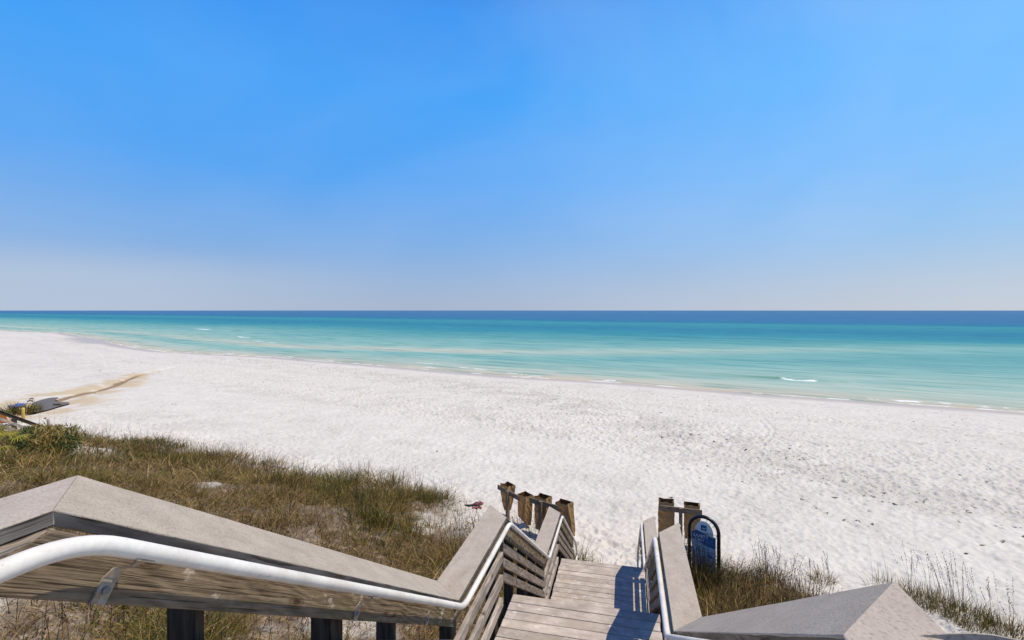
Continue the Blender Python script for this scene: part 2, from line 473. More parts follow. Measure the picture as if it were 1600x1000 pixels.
def build_ground():
    fine = np.linspace(R(-52), R(52), 1150)
    az = np.concatenate([np.linspace(R(-180), R(-52), 130)[:-1], fine, np.linspace(R(52), R(180), 130)[1:]])
    rs = np.concatenate([np.geomspace(.25, 6, 140)[:-1], np.geomspace(6, 75, 860)[:-1], np.geomspace(75, 1500, 190)])
    x, y, q = polar(rs, az)
    D, T = DT(x, y)
    zp = drop(x, y)
    t, s = toe(T), shore(T)
    onb = sstep(-1.5, .6, D - t)
    dry = onb * sstep(-2, -9, D - s)
    cd, ct = creek(x, y)
    smooth = sstep(.5, 2.6, cd - np.interp(ct, [0, 5, 11], [1.6, 1.2, .5]))
    # a smoother, raked strip along the upper beach near the water
    strip = .45 + .55 * sstep(.35, .6, fbm(D * .12 + 3, T * .02, 77, 3))
    tread = dry * smooth * strip
    z = EYE - zp
    z += tread * (.040 * pits(x, y, .46, 3, .165) + .038 * pits(x + 9, y - 4, .31, 13, .10) + .026 * pits(x - 5, y + 2, .19, 23, .06)
                  + .06 * (fbm(x * 2.1, y * 2.1, 51, 3) - .5))
    z += (1 - onb) * (.10 * (fbm(x * 2.2, y * 2.2, 61, 3) - .5) + .02 * pits(x, y, .4, 71, .14))
    # wind lips at the foot of the dune
    z += .14 * np.exp(-((D - t + .5) / .7) ** 2) * (fbm(T * .8, D * .3, 81, 3) - .25)
    cw = np.interp(ct, [0, 1, 2, 4, 6, 8, 9.5, 11], [.6, 1.5, 1.5, 1.1, .75, .5, .35, .2])
    z -= .20 * np.exp(-(cd / np.maximum(cw, .35)) ** 2) * sstep(-1, 3, s - D)
    me = np_mesh('beach', np.stack([x, y, z], 1), quads=q[:, ::-1], smooth=True)
    nz = fbm(x * .5, y * .5, 91, 4)
    wet = sstep(-3.8 - 2.0 * nz, -1.0, D - s)
    wet = np.maximum(wet, sstep(26, 12, np.abs(T + 158)) * sstep(-9, -3.5, D - s))
    pn = fbm(x * .9 + 3, y * .9, 141, 4)
    stain = np.maximum(.42 * sstep(1.0, .35, cd / (cw * 1.5 + np.interp(ct, [0, 6, 9, 11], [2.6, 2.2, .9, .6]) + 2.6 * (pn - .5))) * sstep(.3, .5, pn + .05), sstep(1.0, .45, cd / (.42 * cw + .16 + .9 * (pn - .5)))) * sstep(11, 8.5, ct)
    n2 = fbm(x * .7, y * .7, 95, 4)
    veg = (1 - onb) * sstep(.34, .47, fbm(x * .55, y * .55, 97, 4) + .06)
    bandD = np.interp(T, [-300, -60, -25, -10, 0, 10, 60], [38, 40, 36, 30, 22.5, 21, 20])
    band = np.exp(-((D - bandD) / 3.6) ** 2) * sstep(-75, -20, T)
    band = np.maximum(band, .8 * np.exp(-((D - s + 7) / 2.4) ** 2) * sstep(.4, .6, fbm(T * .06, D * .1, 111, 3)))
    def line(pts, wd):
        best = np.full(x.shape, 1e9)
        P = [np.array(at_px(*p)) for p in pts]
        for a_, b_ in zip(P, P[1:]):
            ab = b_ - a_
            t_ = np.clip(((x - a_[0]) * ab[0] + (y - a_[1]) * ab[1]) / (ab @ ab), 0, 1)
            best = np.minimum(best, np.hypot(x - a_[0] - t_ * ab[0], y - a_[1] - t_ * ab[1]))
        return np.exp(-(best / wd) ** 2)
    rut = np.zeros_like(x)
    for pts, wd in (([(1300, 703), (1400, 714), (1500, 727), (1700, 752)], .09), ([(1340, 710), (1500, 733), (1600, 746), (1700, 762)], .07), ([(1450, 742), (1600, 756), (1700, 768)], .07),
                    ([(1100, 723), (1160, 706), (1200, 690), (1210, 672), (1195, 655)], .10), ([(1085, 718), (1150, 702), (1192, 686), (1200, 672), (1186, 657)], .10)):
        rut = np.maximum(rut, line(pts, wd))
    z -= .045 * rut * dry
    me.vertices.foreach_set('co', np.stack([x, y, z], 1).astype(np.float32).ravel())
    deb0 = np.clip(band * 1.1, 0, 1) * sstep(.3, .6, n2)
    deb = dry * sstep(.42, .62, fbm(D * .35 + 2, T * .05, 99, 4)) * sstep(.35, .65, n2) * .55
    deb = np.maximum(deb, deb0 * dry)
    for k, v in (('wet', wet), ('stain', stain), ('veg', veg), ('debris', deb)):
        add_attr(me, k, v)
    m, nt, nd, lk, p = nm('white_sand')
    tc = nd.new('ShaderNodeTexCoord'); v = tc.outputs['Object']
    def at(n):
        a = nd.new('ShaderNodeAttribute'); a.attribute_name = n; return a.outputs['Fac']
    n1 = noise(nt, v, .9, 6, .6); n2 = noise(nt, v, 6, 5, .65); n3 = noise(nt, v, 45, 3, .6)
    r1 = ramp(nd, [(.3, (.59, .548, .482)), (.7, (.675, .633, .562))]); lk.new(n1.outputs['Fac'], r1.inputs[0])
    r2 = ramp(nd, [(.3, (.88, .87, .86)), (.6, (1.03, 1.03, 1.03))]); lk.new(n2.outputs['Fac'], r2.inputs[0])
    col = mix(nt, r1.outputs[0], r2.outputs[0], .8, 'MULTIPLY')
    n5 = noise(nt, mapping(nt, v, (1, 1, 1)), 9, 5, .75)
    r3 = ramp(nd, [(.36, (.38, .35, .32)), (.47, (1, 1, 1))]); lk.new(n5.outputs['Fac'], r3.inputs[0])
    r4 = ramp(nd, [(.3, (.55, .5, .46)), (.38, (1, 1, 1))]); lk.new(n3.outputs['Fac'], r4.inputs[0])
    col = mix(nt, col, r4.outputs[0], .35, 'MULTIPLY')
    col = mix(nt, col, r3.outputs[0], math_(nt, 'MULTIPLY_ADD', at('debris'), .75, .10), 'MULTIPLY')
    col = mix(nt, col, (.88, .872, .86), math_(nt, 'MULTIPLY', at('debris'), .8), 'MULTIPLY')
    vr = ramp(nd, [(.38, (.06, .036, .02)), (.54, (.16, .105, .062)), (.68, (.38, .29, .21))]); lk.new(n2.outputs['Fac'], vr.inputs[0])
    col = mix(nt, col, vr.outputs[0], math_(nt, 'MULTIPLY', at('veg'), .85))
    sr = ramp(nd, [(.0, (.58, .50, .38)), (.42, (.52, .41, .26)), (.75, (.36, .235, .12)), (1, (.25, .15, .075))]); lk.new(at('stain'), sr.inputs[0])
    col = mix(nt, col, sr.outputs[0], math_(nt, 'MINIMUM', math_(nt, 'MULTIPLY', at('stain'), 3.0), .92))
    col = mix(nt, col, (.45, .37, .30), math_(nt, 'MULTIPLY', at('wet'), .85))
    lk.new(col, p.inputs['Base Color'])
    rr = nd.new('ShaderNodeMapRange'); lk.new(at('wet'), rr.inputs[0])
    rr.inputs[3].default_value = .9; rr.inputs[4].default_value = .35
    lk.new(rr.outputs[0], p.inputs['Roughness'])
    p.inputs['Specular IOR Level'].default_value = .2
    bz = noise(nt, v, 7, 4, .6)
    b = nd.new('ShaderNodeBump'); b.inputs['Strength'].default_value = .6; b.inputs['Distance'].default_value = .035
    lk.new(math_(nt, 'ADD', bz.outputs['Fac'], math_(nt, 'MULTIPLY', n3.outputs['Fac'], .3)), b.inputs['Height'])
    lk.new(b.outputs[0], p.inputs['Normal'])
    tag(link('beach', me, m), 'white quartz sand beach and low dune sloping to the water', kind='structure')

def bar_off(T):
    return np.interp(T, [-400, -200, -123, -95, -74, -50, -28, 0, 25, 60], [16, 17, 22, 20, 23, 31, 41, 60, 78, 95])

def wave_line(T):
    return shore(T) + 12.5 + 1.2 * (vnoise(T * .11, T * 0 + 2, 41) - .5)

def build_sea():
    az = np.concatenate([np.linspace(R(-82), R(-48), 90)[:-1], np.linspace(R(-48), R(48), 1150), np.linspace(R(48), R(120), 110)[1:]])
    rs = np.concatenate([np.geomspace(30, 420, 760)[:-1], np.geomspace(420, 45000, 260)])
    x, y, q = polar(rs, az)
    D, T = DT(x, y)
    s = shore(T)
    o = D - s
    tt = T + 25 * (fbm(D * .01, T * .004, 7, 2) - .5)
    wob = (fbm(T * .012, D * .02, 15, 4) - .5)
    big = (fbm(T * .004 + 8, D * .006, 18, 3) - .5)
    ow = o + wob * np.clip(o, 0, 120) * .30 + big * np.clip(o - 60, 0, 400) * .22
    depth = np.interp(ow, [-5, 0, 6, 14, 30, 60, 110, 160, 210, 250, 300, 360, 600, 2000, 45000],
                      [-.2, 0, .55, 1.05, 1.35, 1.9, 3.4, 4.1, 3.5, 3.3, 4.4, 5.6, 6.4, 7.2, 8])
    bo = bar_off(T)
    w = np.clip(bo * .22, 3.5, 14)
    fade = np.interp(T, [-300, -150, -120, -60, -28, 0, 30], [.7, .7, 1, 1.0, .72, .55, .5])
    b = np.exp(-((ow - bo) / w) ** 2) * fade * np.where(T < -50, 1.0, .8)
    depth = depth * (1 - .85 * b) + .10 * b
    trough = np.exp(-((ow - bo * .62) / (bo * .2)) ** 2) * .55 * sstep(2, 6, o)
    depth = depth + trough
    near = sstep(420, 60, np.hypot(x, y))
    ph = o * 1.0 + 3 * vnoise(T * .06, D * .05, 5)
    z = near * (.06 * np.sin(ph * 1.25) * vnoise(T * .1, D * .12, 6) + .16 * (fbm(D * .45, T * .10, 8, 4) - .5)) * sstep(.5, 6, o)
    wl = D - wave_line(T)
    amp = np.interp(T, [-60, -45, -34, -22, -12, -5, 0, 3, 6, 10], [0, .03, .06, .07, .09, .24, .36, .2, .05, 0]) * sstep(.3, .6, fbm(T * .22, D * 0 + 1, 43, 3))
    ridge = amp * np.exp(-(wl / np.where(wl < 0, .55, 1.3)) ** 2)
    z += ridge
    z += .02 * np.exp(-((o - 1.0) / .6) ** 2)
    foam = np.zeros_like(x)
    fn = fbm(x * 1.6, y * 1.6, 33, 4)
    on = np.interp(T, [-3.2, -2.5, .2, .6], [0, 1, 1, 0])
    foam = np.maximum(foam, on * sstep(.55, .2, np.abs(wl + .3)) * sstep(.36, .50, fn + .08))
    # lapping edge
    edge = np.interp(T, [-120, -60, -45, -30, -20, 0, 4, 8, 30], [.05, .05, .10, .1, .15, .1, .75, 1.0, 1.0])
    en = fbm(T * .55, D * .25, 35, 4)
    sh_ = 2.0 + 1.2 * (vnoise(T * .2, T * 0, 36) - .5)
    foam = np.maximum(foam, sstep(.62, .78, en + edge * .32) * sstep(.75, .2, np.abs(o - sh_)) * sstep(.40, .55, fn + .05))
    foam = np.maximum(foam, .8 * sstep(.47, .66, en + edge * .25) * sstep(.30, .08, np.abs(o - .45)))
    def streak(T0, T1, off, wd):
        nonlocal foam
        on = sstep(T0, T0 + .15 * (T1 - T0), T) * sstep(T1, T1 - .15 * (T1 - T0), T)
        foam = np.maximum(foam, on * sstep(wd, wd * .4, np.abs(o - off - .8 * (vnoise(T * .3, T * 0, 3) - .5))) * sstep(.38, .5, fn + .08))
    streak(-150, -140, 32, .6); streak(-126, -119, 27, .45); streak(-116, -112, 26.5, .4)
    streak(-226, -212, 45, 1.2); streak(-52, -47, 6.0, .25); streak(-43, -37, 4.3, .2); streak(-33.5, -30, 3.2, .2)
    me = np_mesh('sea', np.stack([x, y, z], 1), quads=q[:, ::-1], smooth=True)
    add_attr(me, 'depth', depth); add_attr(me, 'foam', foam)
    add_attr(me, 'crest', np.clip(ridge / .35, 0, 1) * sstep(.9, -.2, wl))
    m, nt, nd, lk, p = nm('gulf_water')
    tc = nd.new('ShaderNodeTexCoord'); v = tc.outputs['Object']
    rot = nd.new('ShaderNodeMapping'); rot.inputs['Rotation'].default_value = (0, 0, R(18.54))
    lk.new(v, rot.inputs['Vector'])
    def at(n):
        a = nd.new('ShaderNodeAttribute'); a.attribute_name = n; return a.outputs['Fac']
    dn = math_(nt, 'DIVIDE', at('depth'), 8.0)
    cr = ramp(nd, [(0.0, (.52, .44, .34)), (.035, (.45, .46, .37)), (.075, (.385, .465, .395)), (.135, (.315, .445, .385)),
                   (.20, (.215, .40, .37)), (.30, (.115, .32, .325)), (.43, (.046, .245, .305)), (.53, (.034, .19, .30)),
                   (.62, (.040, .168, .31)), (.80, (.054, .165, .315)), (1.0, (.078, .185, .33))])
    lk.new(dn, cr.inputs[0])
    pn = noise(nt, mapping(nt, rot.outputs[0], (.10, .35, 1)), 1, 4, .6)
    pr = ramp(nd, [(.3, (.86, .88, .90)), (.7, (1.1, 1.08, 1.06))]); lk.new(pn.outputs['Fac'], pr.inputs[0])
    col = mix(nt, cr.outputs[0], pr.outputs[0], .8, 'MULTIPLY')
    rp = noise(nt, mapping(nt, rot.outputs[0], (.09, .95, 1)), 1, 4, .55, .6)
    rr_ = ramp(nd, [(.35, (.46, .74, .74)), (.48, (.97, .99, .99)), (.62, (1.05, 1.03, 1.02))]); lk.new(rp.outputs['Fac'], rr_.inputs[0])
    col = mix(nt, col, rr_.outputs[0], .85, 'MULTIPLY')
    r2_ = noise(nt, mapping(nt, rot.outputs[0], (.018, .13, 1)), 1, 4, .6, .5)
    rr2 = ramp(nd, [(.34, (.72, .86, .90)), (.5, (1, 1, 1)), (.66, (1.10, 1.04, 1.02))]); lk.new(r2_.outputs['Fac'], rr2.inputs[0])
    col = mix(nt, col, rr2.outputs[0], .8, 'MULTIPLY')
    col = mix(nt, col, (.10, .27, .13), math_(nt, 'MULTIPLY', at('crest'), .8))
    col = mix(nt, col, (.85, .85, .82), at('foam'))
    df = nd.new('ShaderNodeBsdfDiffuse'); lk.new(col, df.inputs['Color'])
    gl = nd.new('ShaderNodeBsdfGlossy'); gl.inputs['Roughness'].default_value = .22
    ms = nd.new('ShaderNodeMixShader'); ms.inputs[0].default_value = .065
    lk.new(df.outputs[0], ms.inputs[1]); lk.new(gl.outputs[0], ms.inputs[2])
    lk.new(ms.outputs[0], nd['Material Output'].inputs['Surface'])
    w1 = noise(nt, mapping(nt, rot.outputs[0], (.35, 1.0, 1)), .55, 5, .6)
    w2 = noise(nt, mapping(nt, rot.outputs[0], (.6, 1.0, 1)), 3.2, 3, .6)
    w3 = noise(nt, mapping(nt, rot.outputs[0], (.3, 1.0, 1)), .06, 3, .55)
    hgt = math_(nt, 'ADD', math_(nt, 'MULTIPLY', w1.outputs['Fac'], .6), math_(nt, 'MULTIPLY', w2.outputs['Fac'], .10))
    hgt = math_(nt, 'ADD', hgt, math_(nt, 'MULTIPLY', w3.outputs['Fac'], 1.5))
    b = nd.new('ShaderNodeBump'); b.inputs['Strength'].default_value = .9; b.inputs['Distance'].default_value = .5
    lk.new(hgt, b.inputs['Height']); lk.new(b.outputs[0], df.inputs['Normal']); lk.new(b.outputs[0], gl.inputs['Normal'])
    tag(link('sea', me, m), 'calm emerald and blue gulf water', kind='structure')

def build_puddle():
    pts = [(46, 643.5), (54, 644), (65, 642.5), (78, 639.5), (94, 634.5), (109, 630.5), (105, 628.6), (92, 628), (86, 626), (92, 621.5), (80, 621.5), (66, 624.5), (53, 629), (47, 636)]
    bm = bmesh.new()
    P = [Vector((*at_px(*q), 0)) for q in pts]
    n = len(P); out = []
    for i in range(n):
        a, b2, c2, d2 = P[i - 1], P[i], P[(i + 1) % n], P[(i + 2) % n]
        for k in range(5):
            t = k / 5
            q = .5 * ((2 * b2) + (c2 - a) * t + (2 * a - 5 * b2 + 4 * c2 - d2) * t * t + (3 * b2 - a - 3 * c2 + d2) * t ** 3)
            out.append(Vector((q.x, q.y, gz(q.x, q.y) + .012)))
    vs = [bm.verts.new(p) for p in out]
    bm.faces.new(vs)
    bmesh.ops.triangulate(bm, faces=bm.faces[:])
    me = bpy.data.meshes.new('puddle'); bm.to_mesh(me); bm.free()
    m, nt, nd, lk, p = nm('creek_water')
    p.inputs['Base Color'].default_value = (.15, .125, .10, 1); p.inputs['Roughness'].default_value = .5; p.inputs['Specular IOR Level'].default_value = .12
    tc = nd.new('ShaderNodeTexCoord'); n_ = noise(nt, tc.outputs['Object'], 3, 3)
    b = nd.new('ShaderNodeBump'); b.inputs['Strength'].default_value = .15; b.inputs['Distance'].default_value = .05
    lk.new(n_.outputs['Fac'], b.inputs['Height']); lk.new(b.outputs[0], p.inputs['Normal'])
    tag(link('puddle', me, m), 'dark shallow puddle of the creek outflow on the sand', kind='structure')

# ------------------------------------------------------------------ the stair
XL_I, XL_O, XR_I, XR_O = -1.12, -1.355, .288, .482
#                 y inner, y outer, drop of the cap top (left, right)
NODES = [(-1.6, -1.6, .416, .455), (.764, .939, .416, .455), (3.15, 3.34, 1.99, 1.99), (4.517, 4.77, 1.99, 1.99),
         (6.95, 7.17, 3.55, 3.55), (8.45, 8.69, 3.55, 3.55), (10.95, 11.15, 5.17, 5.17)]
RAILH = .97
GAP = .0015

def stair():
    st = empty('beach_stairs', (-.42, 4.0, EYE - 4.6), 'weathered wooden beach stairs with grey capped railings and white pipe handrails', 'stairs')
    TT = .034
    def side(sx):
        left = sx < 0
        xi, xo = (XL_I, XL_O) if left else (XR_I, XR_O)
        xf = xi + sx * .03                       # inner face of the boards under the cap
        nodes = [(a, b, (l if left else r)) for a, b, l, r in NODES]
        if not left: nodes[0] = (.66, .80, .455)
        for k in range(6):
            (ya, yao, za), (yb, ybo, zb) = nodes[k], nodes[k + 1]
            flat = k % 2 == 0
            xia = xib = xi; xoa = xob = xo
            if left and k <= 1: xia, xoa = -1.165, -1.349
            if left and k == 0: xib, xob = -1.165, -1.349
            if not left and k <= 1: xia, xoa = .296, .441
            if not left and k == 0: xib, xob = .296, .441
            A_i, A_o = Vector((xia, ya, EYE - za)), Vector((xoa, yao, EYE - za))
            B_i, B_o = Vector((xib, yb, EYE - zb)), Vector((xob, ybo, EYE - zb))
            dv = (B_i - A_i).normalized()
            A_i += dv * .001; A_o += dv * .001; jn = .001 if left else -.002; B_i -= dv * jn; B_o -= dv * jn
            nrm = (B_i - A_i).cross(A_o - A_i).normalized()
            if nrm.z < 0: nrm = -nrm
            dn = -nrm * TT
            if flat: dn = Vector((0, 0, -TT))
            bm = bmesh.new()
            L = (B_i - A_i).length
            ns = max(8, int(L / .02))
            rings = []
            q0 = RNG.uniform(0, 100)
            for i in range(ns + 1):
                f = i / ns
                Pi, Po = A_i.lerp(B_i, f), A_o.lerp(B_o, f)
                cr_ = (Po - Pi).normalized()
                jj = [float(fbm(np.array([f * L * 9 + q0]), np.array([c * 7.3]), 5 + c, 4)[0]) for c in range(4)]
                ri, ro = .0025 + .006 * max(0, jj[0] - .35), .0025 + .006 * max(0, jj[1] - .35)
                di, do_ = (jj[2] - .5) * .003, (jj[3] - .5) * .003
                Pi = Pi + cr_ * di; Po = Po + cr_ * do_
                nd_ = dn.normalized()
                ring = [Pi + cr_ * ri, Po - cr_ * ro, Po - cr_ * ro * .3 + nd_ * ro * .3, Po + nd_ * ro, Po + dn - nd_ * .003, Po + dn - cr_ * .003,
                        Pi + dn + cr_ * .003, Pi + dn - nd_ * .003, Pi + nd_ * ri, Pi + cr_ * ri * .3 + nd_ * ri * .3]
                rings.append([bm.verts.new(p_) for p_ in ring])
            for r0, r1 in zip(rings, rings[1:]):
                for i in range(10):
                    f_ = bm.faces.new((r0[i], r0[(i + 1) % 10], r1[(i + 1) % 10], r1[i])); f_.material_index = 1 if i in (3, 4, 6, 7) else 0
            bm.faces.new(rings[0][::-1]); bm.faces.new(rings[-1])
            o = finish(bm, 'cap_board', [M['cap_scuffed'] if (k == 0) else M['cap'], M['edge']], st, (A_i + B_i) / 2, dv, near=nrm)
            if k == 0 and left: o['label'] = 'grey cap board with pale worn patches'
            # boards under the cap
            def plank(name, top, h, mat, ya=ya, yb=yb, za=za, zb=zb, th=.038, back=0.0):
                z0, z1 = EYE - za - top, EYE - zb - top
                x0, x1 = xf + sx * back, xf + sx * (back + th)
                bm = bmesh.new()
                hexa(bm, [(x0, ya + GAP, z0), (x1, ya + GAP, z0), (x1, ya + GAP, z0 - h), (x0, ya + GAP, z0 - h)],
                     [(x0, yb - GAP, z1), (x1, yb - GAP, z1), (x1, yb - GAP, z1 - h), (x0, yb - GAP, z1 - h)])
                return finish(bm, name, mat, st, Vector(((x0 + x1) / 2, (ya + yb) / 2, (z0 + z1) / 2)),
                              Vector((0, yb - ya, z1 - z0)), .006, 2)
            if k == 0 and left:
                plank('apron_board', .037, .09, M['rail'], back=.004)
            elif k == 1 and left:
                # this board runs on past the peak under the level cap
                sl = (zb - za) / (yb - ya)
                prof = [(.60, EYE - za - .068), (ya - .01, EYE - za - .036), (yb - GAP, EYE - zb - .036), (yb - GAP, EYE - zb - .19), (.60, EYE - za - .19 + (ya - .60) * sl)]
                bm = bmesh.new()
                f0 = [bm.verts.new((xf, y, z)) for y, z in prof]; f1 = [bm.verts.new((xf + sx * .038, y, z)) for y, z in prof]
                bm.faces.new(f0); bm.faces.new(f1[::-1])
                for i in range(5): bm.faces.new((f0[i - 1], f0[i], f1[i], f1[i - 1]))
                finish(bm, 'apron_board', M['apron'], st, ((xf, (ya + yb) / 2, EYE - (za + zb) / 2)), Vector((0, yb - ya, za - zb)), .005, 2)
            else:
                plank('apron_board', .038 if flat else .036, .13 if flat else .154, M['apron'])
            dz = 0 if flat else .0
            for t in ((.335, .555, .775) if flat else (.245, .39, .53)):
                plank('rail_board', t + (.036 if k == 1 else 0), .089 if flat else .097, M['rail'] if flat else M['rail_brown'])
        # posts and balusters
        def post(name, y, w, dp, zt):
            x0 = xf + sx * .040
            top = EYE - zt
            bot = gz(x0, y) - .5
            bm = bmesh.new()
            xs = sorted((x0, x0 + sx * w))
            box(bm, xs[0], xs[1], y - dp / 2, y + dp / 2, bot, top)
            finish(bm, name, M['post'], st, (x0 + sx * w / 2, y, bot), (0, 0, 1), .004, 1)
        def capz(y):
            ys = [n[0] for n in nodes]; zs = [n[2] for n in nodes]
            return float(np.interp(y, ys, zs)) + .12
        ps = [1.82, 3.25, 4.42, 5.75, 7.05, 8.35, 9.6, 10.8] + ([-1.3, .62] if left else [.72])
        bs = [1.145, 2.345, 5.1, 6.4, 9.0, 10.2] + ([-.6] if left else [])
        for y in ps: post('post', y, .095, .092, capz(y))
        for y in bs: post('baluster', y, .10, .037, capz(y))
        # the pipe handrail
        xp = xi - sx * .0 + (.035 if left else -.035)
        off_f, off_s = .040, .066
        pts = []
        first = nodes[0]
        ridge = nodes[1]
        if left:
            pts.append((xp, -1.5, EYE - ridge[2] - off_f))
        else:
            pts.append((xp, .35, EYE - ridge[2] - off_f))
        for k in range(1, 7):
            y, _, z = nodes[k]
            pts.append((xp, y - (.01 if k % 2 else -.01), EYE - z - .05))
        e = pts[-1]
        pts[-1] = (xp, e[1] - .12, e[2] + .02)
        pts.append((xp, e[1] + .10, e[2] - .36)); pts.append((xp, e[1] - .18, e[2] - .40)); pts.append((xp + sx * .07, e[1] - .42, e[2] - .26))
        hp = fillet(pts, .10, 8)
        bm = bmesh.new(); tube(bm, hp, .0200, 18)
        hr = finish(bm, 'handrail', M['pipe'], st, (xp, pts[0][1], pts[0][2]), smooth=False)
        for yj in ((2.95, 5.7, 8.1) if left else (4.15, 7.4)):
            j = min(range(len(hp)), key=lambda q_: abs(hp[q_].y - yj) if hp[q_].y < 11 else 9)
            k_ = max(i for i in range(len(hp) - 1) if hp[i].y <= yj and i <= j)
            a_, b_ = hp[k_], hp[k_ + 1]
            c_ = a_.lerp(b_, (yj - a_.y) / max(1e-6, b_.y - a_.y)); u_ = (b_ - a_).normalized()
            bm = bmesh.new(); tube(bm, [c_ - u_ * .0015, c_ + u_ * .0015], .02025, 18)
            finish(bm, 'sleeve_joint', M['bolt'], hr, c_)
        # brackets
        def bracket(y):
            k = max(i for i in range(len(nodes)) if nodes[i][0] <= y or i == 0)
            (ya, _, za), (yb, _, zb) = nodes[k], nodes[k + 1]
            f = (y - ya) / (yb - ya)
            zc = EYE - (za + (zb - za) * f) - .05
            sl = Vector((0, yb - ya, za - zb)).normalized()
            up = Vector((0, -sl.z, sl.y))
            inn = Vector((-sx, 0, 0))
            face = Vector((xf, y, zc))
            bm = bmesh.new()
            base = face - up * .090 + inn * .004
            obox(bm, base, sl, up, inn, .036, .056, .006)
            # curved arm from the plate up and out to the pipe
            cp = Vector((xp, y, zc)) - up * .021
            arm = [base + up * .025 + inn * .002, base + up * .045 + inn * .008, cp - up * .016 + inn * -.012, cp - up * .002]
            w = [.036, .022, .018, .022]
            pr = None
            for p_, ww in zip(arm, w):
                q = [p_ - sl * ww / 2 - inn * .003, p_ + sl * ww / 2 - inn * .003, p_ + sl * ww / 2 + inn * .003, p_ - sl * ww / 2 + inn * .003]
                vs = [bm.verts.new(c) for c in q]
                if pr:
                    for i in range(4): bm.faces.new((pr[i], pr[(i + 1) % 4], vs[(i + 1) % 4], vs[i]))
                pr = vs
            obox(bm, cp - up * .001, sl, inn, up, .05, .026, .006)
            b = finish(bm, 'bracket', M['bracket'], hr, base, sl, near=up)
            bm = bmesh.new()
            tube(bm, [base + inn * .002, base + inn * .010], .008, 10)
            finish(bm, 'bolt', M['bolt'], hr, base)
        # drawn from where the brackets sit on this rail
        for y in ((.90, 1.95, 2.72, 3.9, 4.85, 5.45, 6.05, 6.65, 7.7, 8.9, 9.5, 10.1) if left else (1.9, 2.8, 3.9, 4.9, 5.5, 6.1, 6.7, 7.7, 8.95, 9.6, 10.2)):
            bracket(y)
        if not left:
            bm = bmesh.new()
            n = 12; top = []
            for i in range(n + 1):
                x = .335 + .30 * i / n
                top.append((x, EYE - float(np.interp(x, [.335, .355, .40, .455, .485, .519, .56, .64], [.470, .464, .452, .4405, .4385, .4417, .447, .465]))))
            va = [Vector((x, .788, z)) for x, z in top]; vb = [p_ + Vector((0, .036, -.034)) for p_ in va]
            lo = [Vector((p_.x, .788, EYE - .60)) for p_ in va]; lob = [p_ + Vector((0, .036, 0)) for p_ in lo]
            V = [[bm.verts.new(p_) for p_ in L] for L in (va, vb, lo, lob)]
            for i in range(n):
                bm.faces.new((V[0][i], V[0][i + 1], V[1][i + 1], V[1][i])); bm.faces.new((V[2][i], V[2][i + 1], V[0][i + 1], V[0][i]))
                bm.faces.new((V[1][i], V[1][i + 1], V[3][i + 1], V[3][i])); bm.faces.new((V[3][i], V[3][i + 1], V[2][i + 1], V[2][i]))
            for i in (0, n): bm.faces.new((V[0][i], V[1][i], V[3][i], V[2][i]))
            finish(bm, 'end_board', M['cap'], st, (.47, .80, EYE - .5), (1, 0, 0), .002, 1)
    side(-1); side(1)
    # decks, treads, stringers
    x0, x1 = XL_I - .028, XR_I + .028
    def deck(ya, yb, zp, n):
        bm = bmesh.new()
        pw = (yb - ya) / n
        for i in range(n):
            a = ya + i * pw + .0045
            e0, e1 = RNG.uniform(-.006, .006, 2)
            dz = RNG.uniform(-.0015, .0015)
            b0 = len(bm.verts)
            box(bm, x0 + e0, x1 + e1, a, a + pw - .009, EYE - zp - .038 + dz, EYE - zp + dz)
        o = finish(bm, 'landing_deck', M['deck'], st, ((x0 + x1) / 2, (ya + yb) / 2, EYE - zp - .02), (1, 0, 0), .004, 1)
        for xx in (x0 + .06, (x0 + x1) / 2, x1 - .06):
            bm = bmesh.new()
            box(bm, xx - .019, xx + .019, ya + .02, yb - .04, EYE - zp - .24, EYE - zp - .042)
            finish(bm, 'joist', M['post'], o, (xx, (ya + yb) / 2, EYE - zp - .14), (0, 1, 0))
        bm = bmesh.new()
        box(bm, x0 + .002, x1 - .002, yb - .039, yb - .004, EYE - zp - .24, EYE - zp - .043)
        finish(bm, 'fascia', M['rail'], o, ((x0 + x1) / 2, yb - .02, EYE - zp - .14), (1, 0, 0))
    deck(-1.7, 1.0, .416 + RAILH, 19)
    deck(3.30, 4.92, 1.99 + RAILH, 12)
    deck(7.20, 8.80, 3.55 + RAILH, 12)
    def flight(ya, za, zb, n):
        rise = (zb - za) / n
        run = .262
        for i in range(1, n):
            bm = bmesh.new()
            y = ya + (i - 1) * run
            zt = EYE - za - i * rise
            for k in range(2):
                box(bm, x0 + .045, x1 - .045, y - .012 + k * .139, y - .012 + k * .139 + .135, zt - .038, zt)
            finish(bm, 'tread', M['deck'], st, ((x0 + x1) / 2, y + .13, zt - .02), (1, 0, 0), .004, 1)
        for xx in (x0 + .002, x1 - .042):
            bm = bmesh.new()
            yb = ya + (n - 1) * run
            q = lambda xq: [(xq, ya + .003, EYE - za - .06), (xq, yb, EYE - zb - .06 + rise), (xq, yb, EYE - zb - .28 + rise), (xq, ya + .003, EYE - za - .30)]
            hexa(bm, q(xx), q(xx + .040))
            finish(bm, 'stringer', M['post'], st, (xx, (ya + yb) / 2, EYE - (za + zb) / 2), (0, 1, -.66))
    flight(1.0, .416 + RAILH, 1.99 + RAILH, 9)
    flight(4.92, 1.99 + RAILH, 3.55 + RAILH, 9)
    flight(8.80, 3.55 + RAILH, 6.2, 10)

